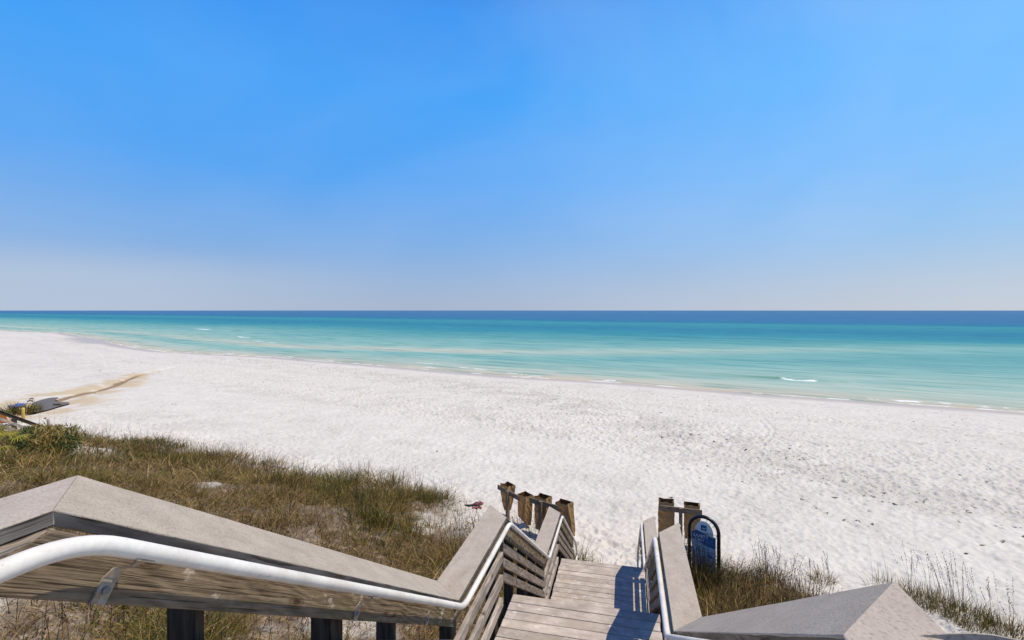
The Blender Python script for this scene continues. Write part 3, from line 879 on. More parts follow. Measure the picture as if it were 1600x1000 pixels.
# ------------------------------------------------------------------ paper-bag racks
def rack(L, Rr, zL, bar_h, post_t, label):
    """L, Rr: ends of the bar as (right, forward)"""
    a, b = W(*L, zL), W(*Rr, zL)
    ax = (b - a).normalized(); ln = (b - a).length
    mid = a + (b - a) * post_t
    g = gz(mid.x, mid.y)
    root = empty('bag_rack', (mid.x, mid.y, g), label, 'rack', 'wooden racks holding paper bags')
    back = Vector((-ax.y, ax.x, 0))          # away from the stair
    if back.y < 0: back = -back
    bm = bmesh.new()
    obox(bm, (a + b) / 2 - Vector((0, 0, bar_h / 2)), ax, back, (0, 0, 1), ln, .038, bar_h)
    finish(bm, 'crossbar', M['rack'], root, (a + b) / 2, ax, .004)
    bm = bmesh.new()
    top = a.z + .01
    c = mid - back * .066
    obox(bm, (c.x, c.y, (top + g - .4) / 2), ax, back, (0, 0, 1), .092, .092, top - g + .4)
    finish(bm, 'post', M['rack'], root, c, (0, 0, 1), .004)
    return a, ax, back, a.z

def bag(a, ax, back, ztop, s, w, dp, h, label, lean=0.0, narrow=1.0, twist=0.0, fold=0.0, flap=True, seed=0, up=.03):
    """open kraft bag hung on the far side of a bar; s = where along the bar"""
    rg = np.random.default_rng(seed)
    c0 = a + ax * s + back * (.024 + dp / 2) + Vector((0, 0, up))
    root = empty('paper_bag', c0 + Vector((0, 0, -h)), label, 'paper bag', 'brown paper bags on the racks')
    nseg, rows = 24, 12
    bm = bmesh.new(); rings = []
    prof = []
    per = [(-.5, -.5), (.5, -.5), (.5, .5), (-.5, .5)]
    for i in range(nseg):
        t = i / nseg * 4; k = int(t); f = t - k
        p0, p1 = per[k], per[(k + 1) % 4]
        px, py = p0[0] + (p1[0] - p0[0]) * f, p0[1] + (p1[1] - p0[1]) * f
        if k in (1, 3):                        # gusset sides pinch inward
            px *= 1 - .22 * math.sin(f * math.pi)
        prof.append((px, py))
    for j in range(rows + 1):
        v = j / rows
        sc = 1 + (narrow - 1) * v ** 1.5
        tw = twist * v
        bulge = 1 + .06 * math.sin(v * math.pi)
        ring = []
        for i, (px, py) in enumerate(prof):
            x = px * w * sc * bulge; y = py * dp * (sc if narrow < 1 else 1) * (1 - .12 * v)
            x, y = x * math.cos(tw) - y * math.sin(tw), x * math.sin(tw) + y * math.cos(tw)
            jx, jy, jz = rg.uniform(-.008, .008, 3)
            z = -v * h + (rg.uniform(-.03, .012) if j == 0 else jz * .6)
            if fold and v > .8 and py < 0: z += fold * (v - .8) * 5 * h * .2
            p = c0 + ax * (x + jx + lean * v) + back * (y + jy) + Vector((0, 0, z))
            ring.append(bm.verts.new(p))
        rings.append(ring)
    for r0, r1 in zip(rings, rings[1:]):
        for i in range(nseg):
            bm.faces.new((r0[i], r0[(i + 1) % nseg], r1[(i + 1) % nseg], r1[i]))
    bm.faces.new(rings[-1])
    bmesh.ops.recalc_face_normals(bm, faces=bm.faces[:])
    me = bpy.data.meshes.new('bag_body')
    inv = Matrix.Translation(root.location).inverted()
    bm.transform(inv); bm.to_mesh(me); bm.free()
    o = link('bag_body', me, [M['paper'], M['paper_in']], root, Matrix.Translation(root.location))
    
    if flap:
        # the rolled-open lip on the far side
        bm = bmesh.new()
        for i in range(10, 20):
            pa, pb = prof[i], prof[i + 1]
            q = []
            for (px, py), zz, out in ((pa, -.002, 1.02), (pb, -.002, 1.02), (pb, -.07 - .02 * rg.random(), 1.12), (pa, -.07 - .02 * rg.random(), 1.12)):
                q.append(bm.verts.new(c0 + ax * px * w * out + back * py * dp * out + Vector((0, 0, zz))))
            bm.faces.new(q)
        bm.transform(inv)
        me = bpy.data.meshes.new('bag_lip'); bm.to_mesh(me); bm.free()
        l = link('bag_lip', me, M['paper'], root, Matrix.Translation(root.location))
        so = l.modifiers.new('paper', 'SOLIDIFY'); so.thickness = .003

def racks():
    f = rack((-.437, 15.0), (.205, 14.07), 5.40, .14, .56, 'leftmost wooden bag rack, its bar tilted across two bags left of the stairs')
    bag(*f, .30, .40, .27, .80, 'narrow crumpled paper bag behind the left end of the leftmost rack', narrow=.45, twist=.5, seed=1, up=.07)
    bag(*f, 1.22, .40, .27, .86, 'paper bag with a folded bottom hanging at the right end of the leftmost rack', lean=-.03, twist=-.25, fold=.8, seed=2, up=.05)
    f = rack((.503, 13.58), (1.239, 13.0), 5.25, .14, .44, 'middle wooden bag rack, its near-level bar just left of the stair foot')
    bag(*f, .33, .40, .27, .92, 'straight paper bag hanging behind the post of the middle rack', seed=3, up=.07, lean=.03)
    bag(*f, 1.02, .40, .27, .92, 'sunlit paper bag at the right end of the middle rack beside the stair railing', lean=.10, twist=.35, seed=4, up=.08)
    f = rack((3.96, 12.97), (4.97, 12.64), 5.22, .14, .50, 'wooden bag rack right of the stairs, behind the arched sign')
    bag(*f, .17, .40, .24, .92, 'flat paper bag on the left end of the right rack, above the railing cap', seed=5, up=.10, flap=False)
    bag(*f, .82, .38, .24, .90, 'paper bag with a torn top on the right rack, partly behind the arched sign', seed=6, up=.08)

# ------------------------------------------------------------------ sign
def text_mesh(body, size, align='LEFT'):
    c = bpy.data.curves.new('lettering', 'FONT')
    c.body = body; c.size = size; c.align_x = align; c.extrude = .0006; c.resolution_u = 3
    o = bpy.data.objects.new('lettering', c)
    COL.objects.link(o)
    bpy.context.view_layer.update()
    me = bpy.data.meshes.new_from_object(o.evaluated_get(bpy.context.evaluated_depsgraph_get()))
    bpy.data.objects.remove(o); bpy.data.curves.remove(c)
    return me

def sign():
    Lp, Rp = W(.3666 * 11.0, 11.0, 0), W(.4275 * 10.645, 10.645, 0)
    ax = Rp - Lp; wid = ax.length; ax.normalize()
    mid = (Lp + Rp) / 2
    g = gz(mid.x, mid.y)
    root = empty('info_sign', (mid.x, mid.y, g), 'blue and white beach safety sign in a black arched tube frame, right of the stairs', 'sign', rz=math.atan2(ax.y, ax.x))
    rw = world_of(root)
    top = EYE - 4.62 - g
    h = wid / 2
    # frame: local X along the sign, -Y towards the stairs, Z up
    bm = bmesh.new()
    ra = h
    pts = [Vector((-h, 0, -.5))] + [Vector((-h, 0, top - ra))]
    for i in range(1, 16):
        a = math.pi - i * math.pi / 16
        pts.append(Vector((math.cos(a) * h, 0, top - ra + math.sin(a) * ra)))
    pts += [Vector((h, 0, top - ra)), Vector((h, 0, -.5))]
    tube(bm, pts, .040, 14)
    bm.transform(rw)
    finish(bm, 'tube_frame', M['black'], root, rw.translation)
    bm = bmesh.new()
    for a in (35, 55, 75, 105, 125, 145):
        d = Vector((math.cos(R(a)), 0, math.sin(R(a))))
        c = Vector((0, 0, top - ra))
        tube(bm, [c + d * (ra - .10), c + d * (ra - .02)], .005, 6)
    for zz in (.62, .80, 1.0):
        for s in (-1, 1): tube(bm, [Vector((s * (h - .06), 0, zz)), Vector((s * (h - .02), 0, zz))], .005, 6)
    bm.transform(rw); finish(bm, 'spoke', M['black'], root, rw.translation)
    # panel
    pw = h - .058
    zt = top - .105; zb = .36
    def outline(n=14):
        o = [(pw, zt - .31)]
        r = pw * .80
        for i in range(n + 1):
            a = math.pi * i / n
            o.append((math.cos(a) * r, zt - .29 + math.sin(a) * .29))
        o.append((-pw, zt - .25))
        for i in range(n + 1):
            a = math.pi + math.pi * i / n
            o.append((math.cos(a) * r, zb + .12 + math.sin(a) * .12))
        return o
    def area(name, poly, col, y, mat=None, th=.003, rough=.4):
        bm = bmesh.new()
        vs = [bm.verts.new((x, y, z)) for x, z in poly]
        f = bm.faces.new(vs)
        r = bmesh.ops.extrude_face_region(bm, geom=[f])
        bmesh.ops.translate(bm, verts=[e for e in r['geom'] if isinstance(e, bmesh.types.BMVert)], vec=(0, th, 0))
        bm.transform(rw)
        return finish(bm, name, plain('sign_' + name, col, rough, var=.05, scale=6), root, rw.translation)
    O = outline()
    area('panel', O, (.95, .90, .80), 0.0, th=.012)
    def clip(poly, f, keep_above=True):
        """cut the panel outline by the curve z = f(x)"""
        xs = np.linspace(-pw * .992, pw * .992, 21)
        def bound(x):
            t = min(1, abs(x) / pw)
            return (zt - .29 + math.sqrt(max(0, 1 - (x / (pw * .8)) ** 2)) * .29 if abs(x) < pw * .78 else (zt - .25 if x < 0 else zt - .31)), zb + .12 - math.sqrt(max(0, 1 - t * t)) * .12
        return xs, bound
    xs, bd = clip(O, None)
    c1 = lambda x: zt - .27 - .05 * (x / pw) - .02 * math.sin(x / pw * 2.2)
    c2 = lambda x: zt - .50 - .05 * (x / pw) - .02 * math.sin(x / pw * 2.2 + .4)
    def band(fa, fb, name, col, y):
        P = [(x, min(fa(x), bd(x)[0] - .004)) for x in xs] + [(x, max(min(fb(x), bd(x)[0] - .004), bd(x)[1] + .004)) for x in xs[::-1]]
        area(name, P, col, y)
    band(lambda x: c1(x) + .022 * max(0, (x / pw + .3)), c1, 'green_stripe', (.30, .42, .20), -.003)
    band(c1, c2, 'blue_band', (.030, .135, .29), -.004)
    band(c2, lambda x: -1, 'lower_field', (.40, .56, .64), -.003)
    P = [(pw * .28, c2(.2) - .02), (pw * .97, c2(pw) - .02), (pw * .97, zb + .20), (pw * .28, zb + .12)]
    area('photo_panel', P, (.46, .52, .60), -.006)
    sw = lambda x, o: zb + o + .06 * math.sin(x / pw * 3)
    area('dark_foot', [(x, sw(x, .16)) for x in xs[3:-3]] + [(x, bd(x)[1] + .006) for x in xs[3:-3][::-1]], (.02, .08, .22), -.0065)
    area('arrow', [(pw * .32, zb + .46), (pw * .62, zb + .44), (pw * .9, zb + .36), (pw * .5, zb + .36), (pw * .32, zb + .42)], (.03, .16, .38), -.009)
    area('emblem', [(-.062, zt - .085), (.062, zt - .085), (.062, zt - .205), (-.062, zt - .205)], (.02, .12, .30), -.004)
    area('emblem_wave', [(-.045, zt - .16), (-.02, zt - .135), (.01, zt - .15), (.045, zt - .125), (.045, zt - .15), (.01, zt - .175), (-.02, zt - .16), (-.045, zt - .185)], (.45, .62, .7), -.007)
    def letters(body, size, x, z, col, al='LEFT'):
        me = text_mesh(body, size, al)
        me.transform(Matrix.Translation((x, -.010, z)) @ Matrix.Rotation(R(90), 4, 'X'))
        link('lettering', me, plain('sign_ink', col, .5, var=.03), root, rw)
    letters('SOUTH WALTON', .070, 0, zt - .275, (.10, .16, .30), 'CENTER')
    letters('SAFETY', .098, -pw * .88, zt - .375, (.95, .95, .95))
    letters('FIRST', .082, -pw * .72, zt - .455, (.95, .95, .95))
    for i in range(7):
        yy = zb + .50 - i * .045
        if abs(i - 2) < 1.2: continue
        area('text_line', [(pw * .34, yy), (pw * .90, yy), (pw * .90, yy - .014), (pw * .34, yy - .014)], (.12, .16, .26), -.010)
    for i in range(3):
        yy = zt - .36 - i * .035
        area('text_line', [(pw * .12, yy - .012), (pw * .88, yy - .03), (pw * .88, yy - .040), (pw * .12, yy - .022)], (.10, .24, .46), -.008)

# ------------------------------------------------------------------ plants
def blades(base, h, az, lean, wid, col, seg=3, droop=1.0):
    """N grass blades -> verts, quads, tint"""
    N = len(h)
    ts = np.linspace(0, 1, seg + 1)
    dx, dy = np.cos(az), np.sin(az)
    wa = RNG.uniform(0, math.pi, N)
    wx, wy = np.cos(wa), np.sin(wa)
    V = np.zeros((N, seg + 1, 2, 3), np.float32)
    for k, t in enumerate(ts):
        l = lean * h * t ** 1.7
        zz = h * (t - droop * .35 * lean * t * t)
        cx, cy, cz = base[:, 0] + dx * l, base[:, 1] + dy * l, base[:, 2] + zz
        w = wid * (1 - .9 * t ** 1.5) / 2
        for s, sg in enumerate((-1, 1)):
            V[:, k, s, 0] = cx + sg * wx * w; V[:, k, s, 1] = cy + sg * wy * w; V[:, k, s, 2] = cz
    b = np.arange(N)[:, None] * (seg + 1) * 2 + np.arange(seg)[None, :] * 2
    Q = np.stack([b, b + 1, b + 3, b + 2], -1).reshape(-1, 4)
    C = np.repeat(np.concatenate([col, np.ones((N, 1))], 1)[:, None, :], (seg + 1) * 2, 1).reshape(-1, 4)
    return V.reshape(-1, 3), Q, C

def merge(parts):
    V, Q, C, o = [], [], [], 0
    for v, q, c in parts:
        V.append(v); Q.append(q + o); C.append(c); o += len(v)
    return np.concatenate(V), np.concatenate(Q), np.concatenate(C)

PAL = np.array([(.095, .105, .013), (.155, .130, .018), (.29, .185, .042), (.36, .235, .085), (.165, .088, .034), (.46, .33, .17), (.05, .062, .010), (.075, .042, .020)])

def pick(N, wts):
    wts = list(wts) + [wts[4] * .55] * (len(PAL) - len(wts))
    i = RNG.choice(len(PAL), N, p=np.array(wts) / sum(wts))
    return np.clip(PAL[i] * RNG.uniform(.5, 1.45, (N, 1)) * RNG.uniform(.92, 1.08, (N, 3)), 0, 1)

def on_stair(x, y, pad=0.0):
    return (x > -1.42 - pad) & (x < .55 + pad) & (y > -3) & (y < 11.4)

def build_grass():
    parts = []
    def field(T0, T1, D0, D1, dens, nb, hr, rad, wid, wts, edge=1.0, bare=.44, seed=0, lean=(.15, .8), rmin=0, rmax=99, dk=None, sc=.55):
        n = int((T1 - T0) * (D1 - D0) * dens)
        T = RNG.uniform(T0, T1, n); D = RNG.uniform(D0, D1, n)
        x, y = SHN * D + SHC * T, SHC * D - SHN * T
        d = np.hypot(x, y)
        m = (D < toe(T) + edge * (fbm(x * .8, y * .8, 5 + seed, 3) - .45) * 2.4) & ~on_stair(x, y) & (d > rmin) & (d < rmax)
        # keep to what lies in front of the camera, with a margin for a step aside
        az = np.arctan2(CS * x + SN * y, CS * y - SN * x)
        m &= (np.abs(az) < R(60)) | (d < 4)
        cov = fbm(x * sc, y * sc, 97, 4) + .08 * RNG.standard_normal(n)
        m &= cov > bare
        x, y = x[m], y[m]
        N = len(x)
        if N == 0: return
        hs = RNG.uniform(*hr, N) * (.75 + .6 * fbm(x * .4, y * .4, 55, 3))
        bx = np.repeat(x, nb) + RNG.normal(0, rad, N * nb); by = np.repeat(y, nb) + RNG.normal(0, rad, N * nb)
        ok = ~on_stair(bx, by, .03)
        bz = ground_z(bx, by) - .03
        h = np.repeat(hs, nb) * RNG.uniform(.45, 1.1, N * nb)
        a = np.arctan2(by - np.repeat(y, nb), bx - np.repeat(x, nb)) + RNG.normal(0, .7, N * nb)
        ln = RNG.uniform(*lean, N * nb)
        # mix of kinds drifts over the dune
        kn = np.repeat(fbm(x * .55, y * .55, 123, 4), nb)
        c = pick(N * nb, wts)
        green = pick(N * nb, [4, 3, 1, .5, .5, 0, 3])
        g = (kn > .54) & (RNG.random(N * nb) < .8) & (hr[1] > .4)
        c[g] = green[g]
        br = np.repeat(fbm(x * .7 + 30, y * .7, 131, 4), nb)
        g = (br > .56) & (RNG.random(N * nb) < .7)
        c[g] = pick(N * nb, [.1, .4, 1.5, 3, 6, 3, .1])[g]
        h *= np.where(br > .56, .7, 1.0)
        parts.append(blades(np.stack([bx, by, bz], 1)[ok], h[ok], a[ok], ln[ok], RNG.uniform(*wid, N * nb)[ok], c[ok]))
    W1 = [1.0, 2.4, 4, 4, 3.2, 2.4, .6]
    W2 = [1.5, 2.6, 3.2, 2.8, 3.8, 1.2, 1.8]
    WD = [.3, .8, 4, 4.5, 6, 3.5, .2]
    # left dune, near to far: upright grass, then the flattened dead thatch between it
    field(-14, -1.2, -2, 13, 22, 22, (.24, .50), .10, (.006, .013), W1, bare=.49, rmax=8, lean=(.3, 1.9))
    field(-30, -1.2, -2, 14, 17, 22, (.24, .54), .14, (.010, .020), W2, bare=.445, rmin=7, rmax=17, lean=(.3, 1.8))
    field(-30, -1.2, 8.5, 14, 9, 22, (.38, .80), .15, (.010, .018), [3, 3, 2, 1.5, 1.5, .4, 3], bare=.40, rmin=7, rmax=24)
    field(-48, -1.2, -6, 14, 10, 20, (.34, .72), .2, (.016, .030), W1, bare=.37, rmin=16, rmax=60, lean=(.3, 1.7))
    # right dune
    field(-4.2, 1.2, 1.5, 13.4, 44, 22, (.26, .60), .12, (.008, .016), [1.4, 2, 1.6, 1.5, 6, .8, 2.6], bare=-1, seed=3, rmax=30, edge=.6, lean=(.3, 1.8))
    field(-22, 9, -2, 12.5, 62, 13, (.10, .32), .2, (.006, .013), WD, bare=.22, rmax=17, lean=(.8, 2.6))
    field(-44, 0, -5, 12.5, 16, 13, (.14, .38), .3, (.016, .028), WD, bare=.2, rmin=16, rmax=50, lean=(.8, 2.6))
    # dark seed stems standing over the rest
    def stems(T0, T1, D0, D1, n, hr):
        T = RNG.uniform(T0, T1, n); D = RNG.uniform(D0, D1, n)
        x, y = SHN * D + SHC * T, SHC * D - SHN * T
        m = (D < toe(T) + .3) & ~on_stair(x, y, .05) & (fbm(x * .9, y * .9, 211, 3) > .42)
        x, y = x[m], y[m]; N = len(x)
        b = np.stack([x, y, ground_z(x, y) - .02], 1); h = RNG.uniform(*hr, N); a = RNG.uniform(0, 6.28, N); l = RNG.uniform(.03, .35, N)
        c = np.clip(np.array([(.085, .052, .032)]) * RNG.uniform(.5, 1.7, (N, 1)), 0, 1)
        for _ in range(2): parts.append(blades(b, h, a, l, np.full(N, .010), c, 4, .3))
        K = 6
        t = np.repeat(np.linspace(.66, .99, K)[None, :], N, 0)
        o = l[:, None] * h[:, None] * t ** 1.7
        p = np.stack([x[:, None] + np.cos(a)[:, None] * o, y[:, None] + np.sin(a)[:, None] * o, b[:, 2:] + h[:, None] * (t - .3 * .35 * l[:, None] * t * t)], -1).reshape(-1, 3)
        parts.append(blades(p, np.full(N * K, .045), RNG.uniform(0, 6.28, N * K), np.full(N * K, .5), np.full(N * K, .016), np.repeat(c * 1.3, K, 0), 2))
    stems(-4.2, 1.0, 5, 13.4, 1500, (.45, .85))
    stems(-30, -1.5, 8, 13.5, 1500, (.45, .90))
    stems(-12, -1.5, 0, 9, 700, (.35, .65))
    V, Q, C = merge(parts)
    me = np_mesh('dune_grass', V, quads=Q)
    add_attr(me, 'tint', C, 'FLOAT_COLOR')
    print('grass quads', len(Q))
    tag(link('dune_grass', me, M['grass']), 'dense olive and tan grass covering the low dune', kind='stuff')

def clump(name, x, y, nb, h, rad, wts, label, cat, group=None, stalks=0, sh=1.0, wid=(.006, .012), spread=.7, lean=(.2, .9), scol=(.13, .085, .06), seedy=True):
    z = gz(x, y)
    root = empty(name, (x, y, z), label, cat, group)
    N = nb
    a = RNG.uniform(0, 6.283, N); rr = rad * np.sqrt(RNG.random(N))
    b = np.stack([np.cos(a) * rr, np.sin(a) * rr, np.zeros(N)], 1)
    b[:, 2] = ground_z(b[:, 0] + x, b[:, 1] + y) - z - .03
    hh = h * RNG.uniform(.4, 1.1, N)
    V, Q, C = blades(b, hh, a + RNG.normal(0, spread, N), RNG.uniform(*lean, N), RNG.uniform(*wid, N), pick(N, wts))
    me = np_mesh('blades', V, quads=Q); add_attr(me, 'tint', C, 'FLOAT_COLOR')
    link('blades', me, M['grass'], root, Matrix.Translation((x, y, z)))
    if stalks:
        N = stalks
        a = RNG.uniform(0, 6.283, N); rr = rad * 1.1 * np.sqrt(RNG.random(N))
        b = np.stack([np.cos(a) * rr, np.sin(a) * rr, np.zeros(N)], 1)
        b[:, 2] = ground_z(b[:, 0] + x, b[:, 1] + y) - z - .03
        hh = sh * RNG.uniform(.6, 1.08, N)
        la = RNG.normal(2.6, .8, N); ll = RNG.uniform(.03, .28, N)
        col = np.clip(np.array(scol) * RNG.uniform(.6, 1.5, (N, 1)), 0, 1)
        parts = [blades(b, hh, la, ll, np.full(N, .0075), col, 5, .3)]
        parts.append(blades(b, hh, la, ll, np.full(N, .0075), col, 5, .3))
        if seedy:
            K = 7
            t = np.repeat(1 - np.linspace(.0, .30, K)[None, :], N, 0)
            l = ll[:, None] * hh[:, None] * t ** 1.7
            p = np.stack([b[:, :1] + np.cos(la)[:, None] * l, b[:, 1:2] + np.sin(la)[:, None] * l, b[:, 2:] + hh[:, None] * (t - .3 * .35 * ll[:, None] * t * t)], -1).reshape(-1, 3)
            M_ = len(p)
            parts.append(blades(p, np.full(M_, .05), RNG.uniform(0, 6.28, M_), np.full(M_, .5), np.full(M_, .014), np.repeat(col * 1.2, K, 0), 2))
        V, Q, C = merge(parts)
        me = np_mesh('stalks', V, quads=Q); add_attr(me, 'tint', C, 'FLOAT_COLOR')
        link('stalks', me, M['dry'], root, Matrix.Translation((x, y, z)))
    return root

def at_px(px, py, zp=6.3):
    """point of the ground at drop zp under that bearing"""
    d = 755.56 * zp / (py - 485)
    for _ in range(14):
        p = W((px - 800) / 755.56 * d, d, 0)
        zp = EYE - gz(p.x, p.y)
        d = .5 * d + .5 * 755.56 * zp / (py - 485)
    return p.x, p.y

def plants():
    GR = [4, 3, 1.2, .5, .6, .2, 3.5]
    OL = [3, 4, 2.2, 1.5, 1, .5, 1.5]
    x, y = at_px(540, 762); clump('grass_clump', x, y, 420, .75, .45, GR, 'tall dark green grass clump rising from the dune edge left of the bare sand patch', 'grass clump', 'grass clumps at the dune edge')
    x, y = at_px(672, 785); clump('grass_clump', x, y, 340, .62, .36, GR, 'dark green grass clump on the bare white sand nearest the sandals', 'grass clump', 'grass clumps at the dune edge')
    x, y = at_px(620, 792); clump('grass_clump', x, y, 300, .62, .42, OL, 'olive grass clump standing between two bare sand patches of the dune edge', 'grass clump', 'grass clumps at the dune edge')
    x, y = at_px(330, 722); clump('grass_clump', x, y, 380, .95, .8, OL, 'rounded grey-green grass mound at the dune edge below the long empty beach', 'grass clump', 'grass clumps at the dune edge')
    x, y = at_px(1285, 908); clump('grass_clump', x, y, 160, .36, .26, OL, 'small low grass clump standing alone on sand behind the right railing cap', 'grass clump', 'grass clumps on the right', stalks=10, sh=.72)
    x, y = at_px(1200, 905); clump('grass_clump', x, y, 220, .5, .35, OL, 'seedy grass clump at the right end of the dark dune grass beside the sign', 'grass clump', 'grass clumps on the right', stalks=26, sh=.85)
    # sea oats along the right edge
    sp = [(1395, 925, 60, 4, 1.05, 'sparse sea oats whose bare stems rise above the peak of the right railing cap'),
          (1452, 945, 190, 18, 1.2, 'thickest tuft of sea oats right of the railing peak, with many tall stems'),
          (1500, 962, 170, 13, 1.25, 'sea oats tuft with long leaning stems midway to the right edge'),
          (1545, 985, 130, 7, 1.15, 'loose sea oats tuft over bare sand below the long leaning stems'),
          (1590, 1000, 150, 6, 1.2, 'rightmost sea oats tuft with one tall straight stem at the picture edge')]
    for px, py, nb, ns, sh, lb in sp:
        x, y = at_px(px, py)
        clump('sea_oats', x, y, int(nb * 2.3), .44, .50, OL, lb, 'sea oats', 'sea oats right of the stairs', stalks=int(ns * 1.4), sh=sh, lean=(.1, 1.0), seedy=ns > 5, wid=(.007, .014))
    # seedy stems round the sign and the dune edge
    x, y = at_px(1090, 935); clump('grass_clump', x, y, 1000, 1.25, .24, [1, .6, .3, .2, 5, .1, 4], 'tall dark seedy grass clump covering the lower left of the arched sign', 'grass clump', 'grass clumps on the right', stalks=90, sh=1.38, scol=(.045, .028, .018))
    x, y = at_px(1010, 870); clump('grass_clump', x, y, 70, .42, .18, GR, 'little green grass clump against the right railing at the stair foot', 'grass clump', stalks=8, sh=.6)
    x, y = at_px(815, 850); clump('grass_clump', x, y, 170, .45, .5, OL, 'thin dry grass clump between the left railing and the hanging paper bags', 'grass clump', stalks=46, sh=.75, scol=(.17, .12, .08))
    x, y = at_px(735, 850); clump('grass_clump', x, y, 120, .4, .5, OL, 'thin dry stems on white sand just left of the lower railing cap', 'grass clump', stalks=40, sh=.8, scol=(.12, .08, .055))
    # tall dead stems in front of the puddle
    x, y = at_px(64, 672); clump('dune_stalks', x, y, 10, .5, .9, OL, 'tall thin bare stalks standing in front of the creek puddle', 'stalks', stalks=9, sh=1.75, scol=(.16, .12, .10), seedy=False)
    x, y = at_px(33, 645); clump('reed_clump', x, y, 330, .75, 1.0, [3, 3, 1.5, 1, 2, .5, 3], 'dark reed clump at the left end of the creek puddle', 'reeds', wid=(.03, .05))
    # the yellow-green bush
    x, y = at_px(66, 712); z = gz(x, y)
    root = empty('shrub', (x, y, z), 'bushy shrub with yellow and green leaves in front of the distant railing', 'shrub')
    N = 5200
    u = RNG.normal(0, 1, (N, 3)); u /= np.linalg.norm(u, axis=1)[:, None]
    rr = RNG.random(N) ** .45
    k = .72 + .5 * fbm(u[:, 0] * 2 + u[:, 2], u[:, 1] * 2 - u[:, 2], 7, 3)
    P = u * (rr * k)[:, None] * np.array([1.25, 1.1, .68]) + np.array([0, 0, .45])
    kk = P[:, 2] > .02
    P = P[kk]; N = len(P)
    gold = fbm(P[:, 0] * 1.4 + 4, P[:, 1] * 1.4 + P[:, 2], 17, 3) + .12 * P[:, 2]
    pal = np.where((gold + RNG.normal(0, .09, N) > .54)[:, None], np.array([(.34, .24, .07)]), np.array([(.07, .11, .028)]))
    col = np.clip(pal * RNG.uniform(.6, 1.5, (N, 1)), 0, 1)
    V, Q, C = blades(P, RNG.uniform(.10, .22, N), RNG.uniform(0, 6.28, N), RNG.uniform(.3, 1.6, N), RNG.uniform(.03, .05, N), col, 2)
    me = np_mesh('foliage', V, quads=Q); add_attr(me, 'tint', C, 'FLOAT_COLOR')
    link('foliage', me, M['leaf'], root, Matrix.Translation((x, y, z)))
    bm = bmesh.new()
    for i in range(14):
        a = i * 2.4; r1 = .25 + .07 * (i % 5)
        tube(bm, [(x, y, z - .1), (x + math.cos(a) * r1 * .4, y + math.sin(a) * r1 * .4, z + .35), (x + math.cos(a) * r1 * 2, y + math.sin(a) * r1 * 2, z + .8)], .015, 5, radii=[.02, .014, .006])
    finish(bm, 'stems', M['post'], root, (x, y, z))
    # palmetto cut by the left edge
    p = W(-14.75, 13.6, 0); x, y = p.x, p.y; z = gz(x, y) + .25
    root = empty('palmetto', (x, y, z), 'yellow-green palmetto fan at the left picture edge', 'palmetto')
    parts = []; bm = bmesh.new()
    for f in range(11):
        a = f * 2.399; el = R(35 + 40 * ((f * .37) % 1)); ln = .55 + .25 * ((f * .61) % 1)
        c = np.array([math.cos(a) * math.cos(el), math.sin(a) * math.cos(el), math.sin(el)]) * ln
        tube(bm, [(x, y, z - .1), (x + c[0], y + c[1], z + c[2])], .01, 5)
        nf = 17
        fa = np.linspace(-1.9, 1.9, nf)
        side = np.array([-math.sin(a), math.cos(a), 0])
        fw = np.array([math.cos(a) * math.cos(el - .5), math.sin(a) * math.cos(el - .5), math.sin(el - .5)])
        for q in range(nf):
            dr = fw * math.cos(fa[q]) + side * math.sin(fa[q])
            L = .42 * (1 - .12 * abs(fa[q]))
            wv = np.cross(dr, np.cross(fw, side)); wv /= np.linalg.norm(wv)
            tip = c + dr * L - np.array([0, 0, .10])
            m_ = c + dr * L * .55
            w_ = .017
            V = np.array([c - wv * .004, c + wv * .004, m_ - wv * w_, m_ + wv * w_, tip - wv * .002, tip + wv * .002])
            col = np.array([(.42, .36, .02), (.22, .25, .02), (.44, .33, .05)][(q + f) % 3]) * RNG.uniform(.7, 1.2)
            parts.append((V, np.array([[0, 1, 3, 2], [2, 3, 5, 4]]), np.repeat(np.array([[*np.clip(col, 0, 1), 1]]), 6, 0)))
    V, Q, C = merge(parts)
    me = np_mesh('fronds', V, quads=Q); add_attr(me, 'tint', C, 'FLOAT_COLOR')
    link('fronds', me, M['leaf'], root, Matrix.Translation((x, y, z)))
    finish(bm, 'frond_stems', M['post'], root, (x, y, z))

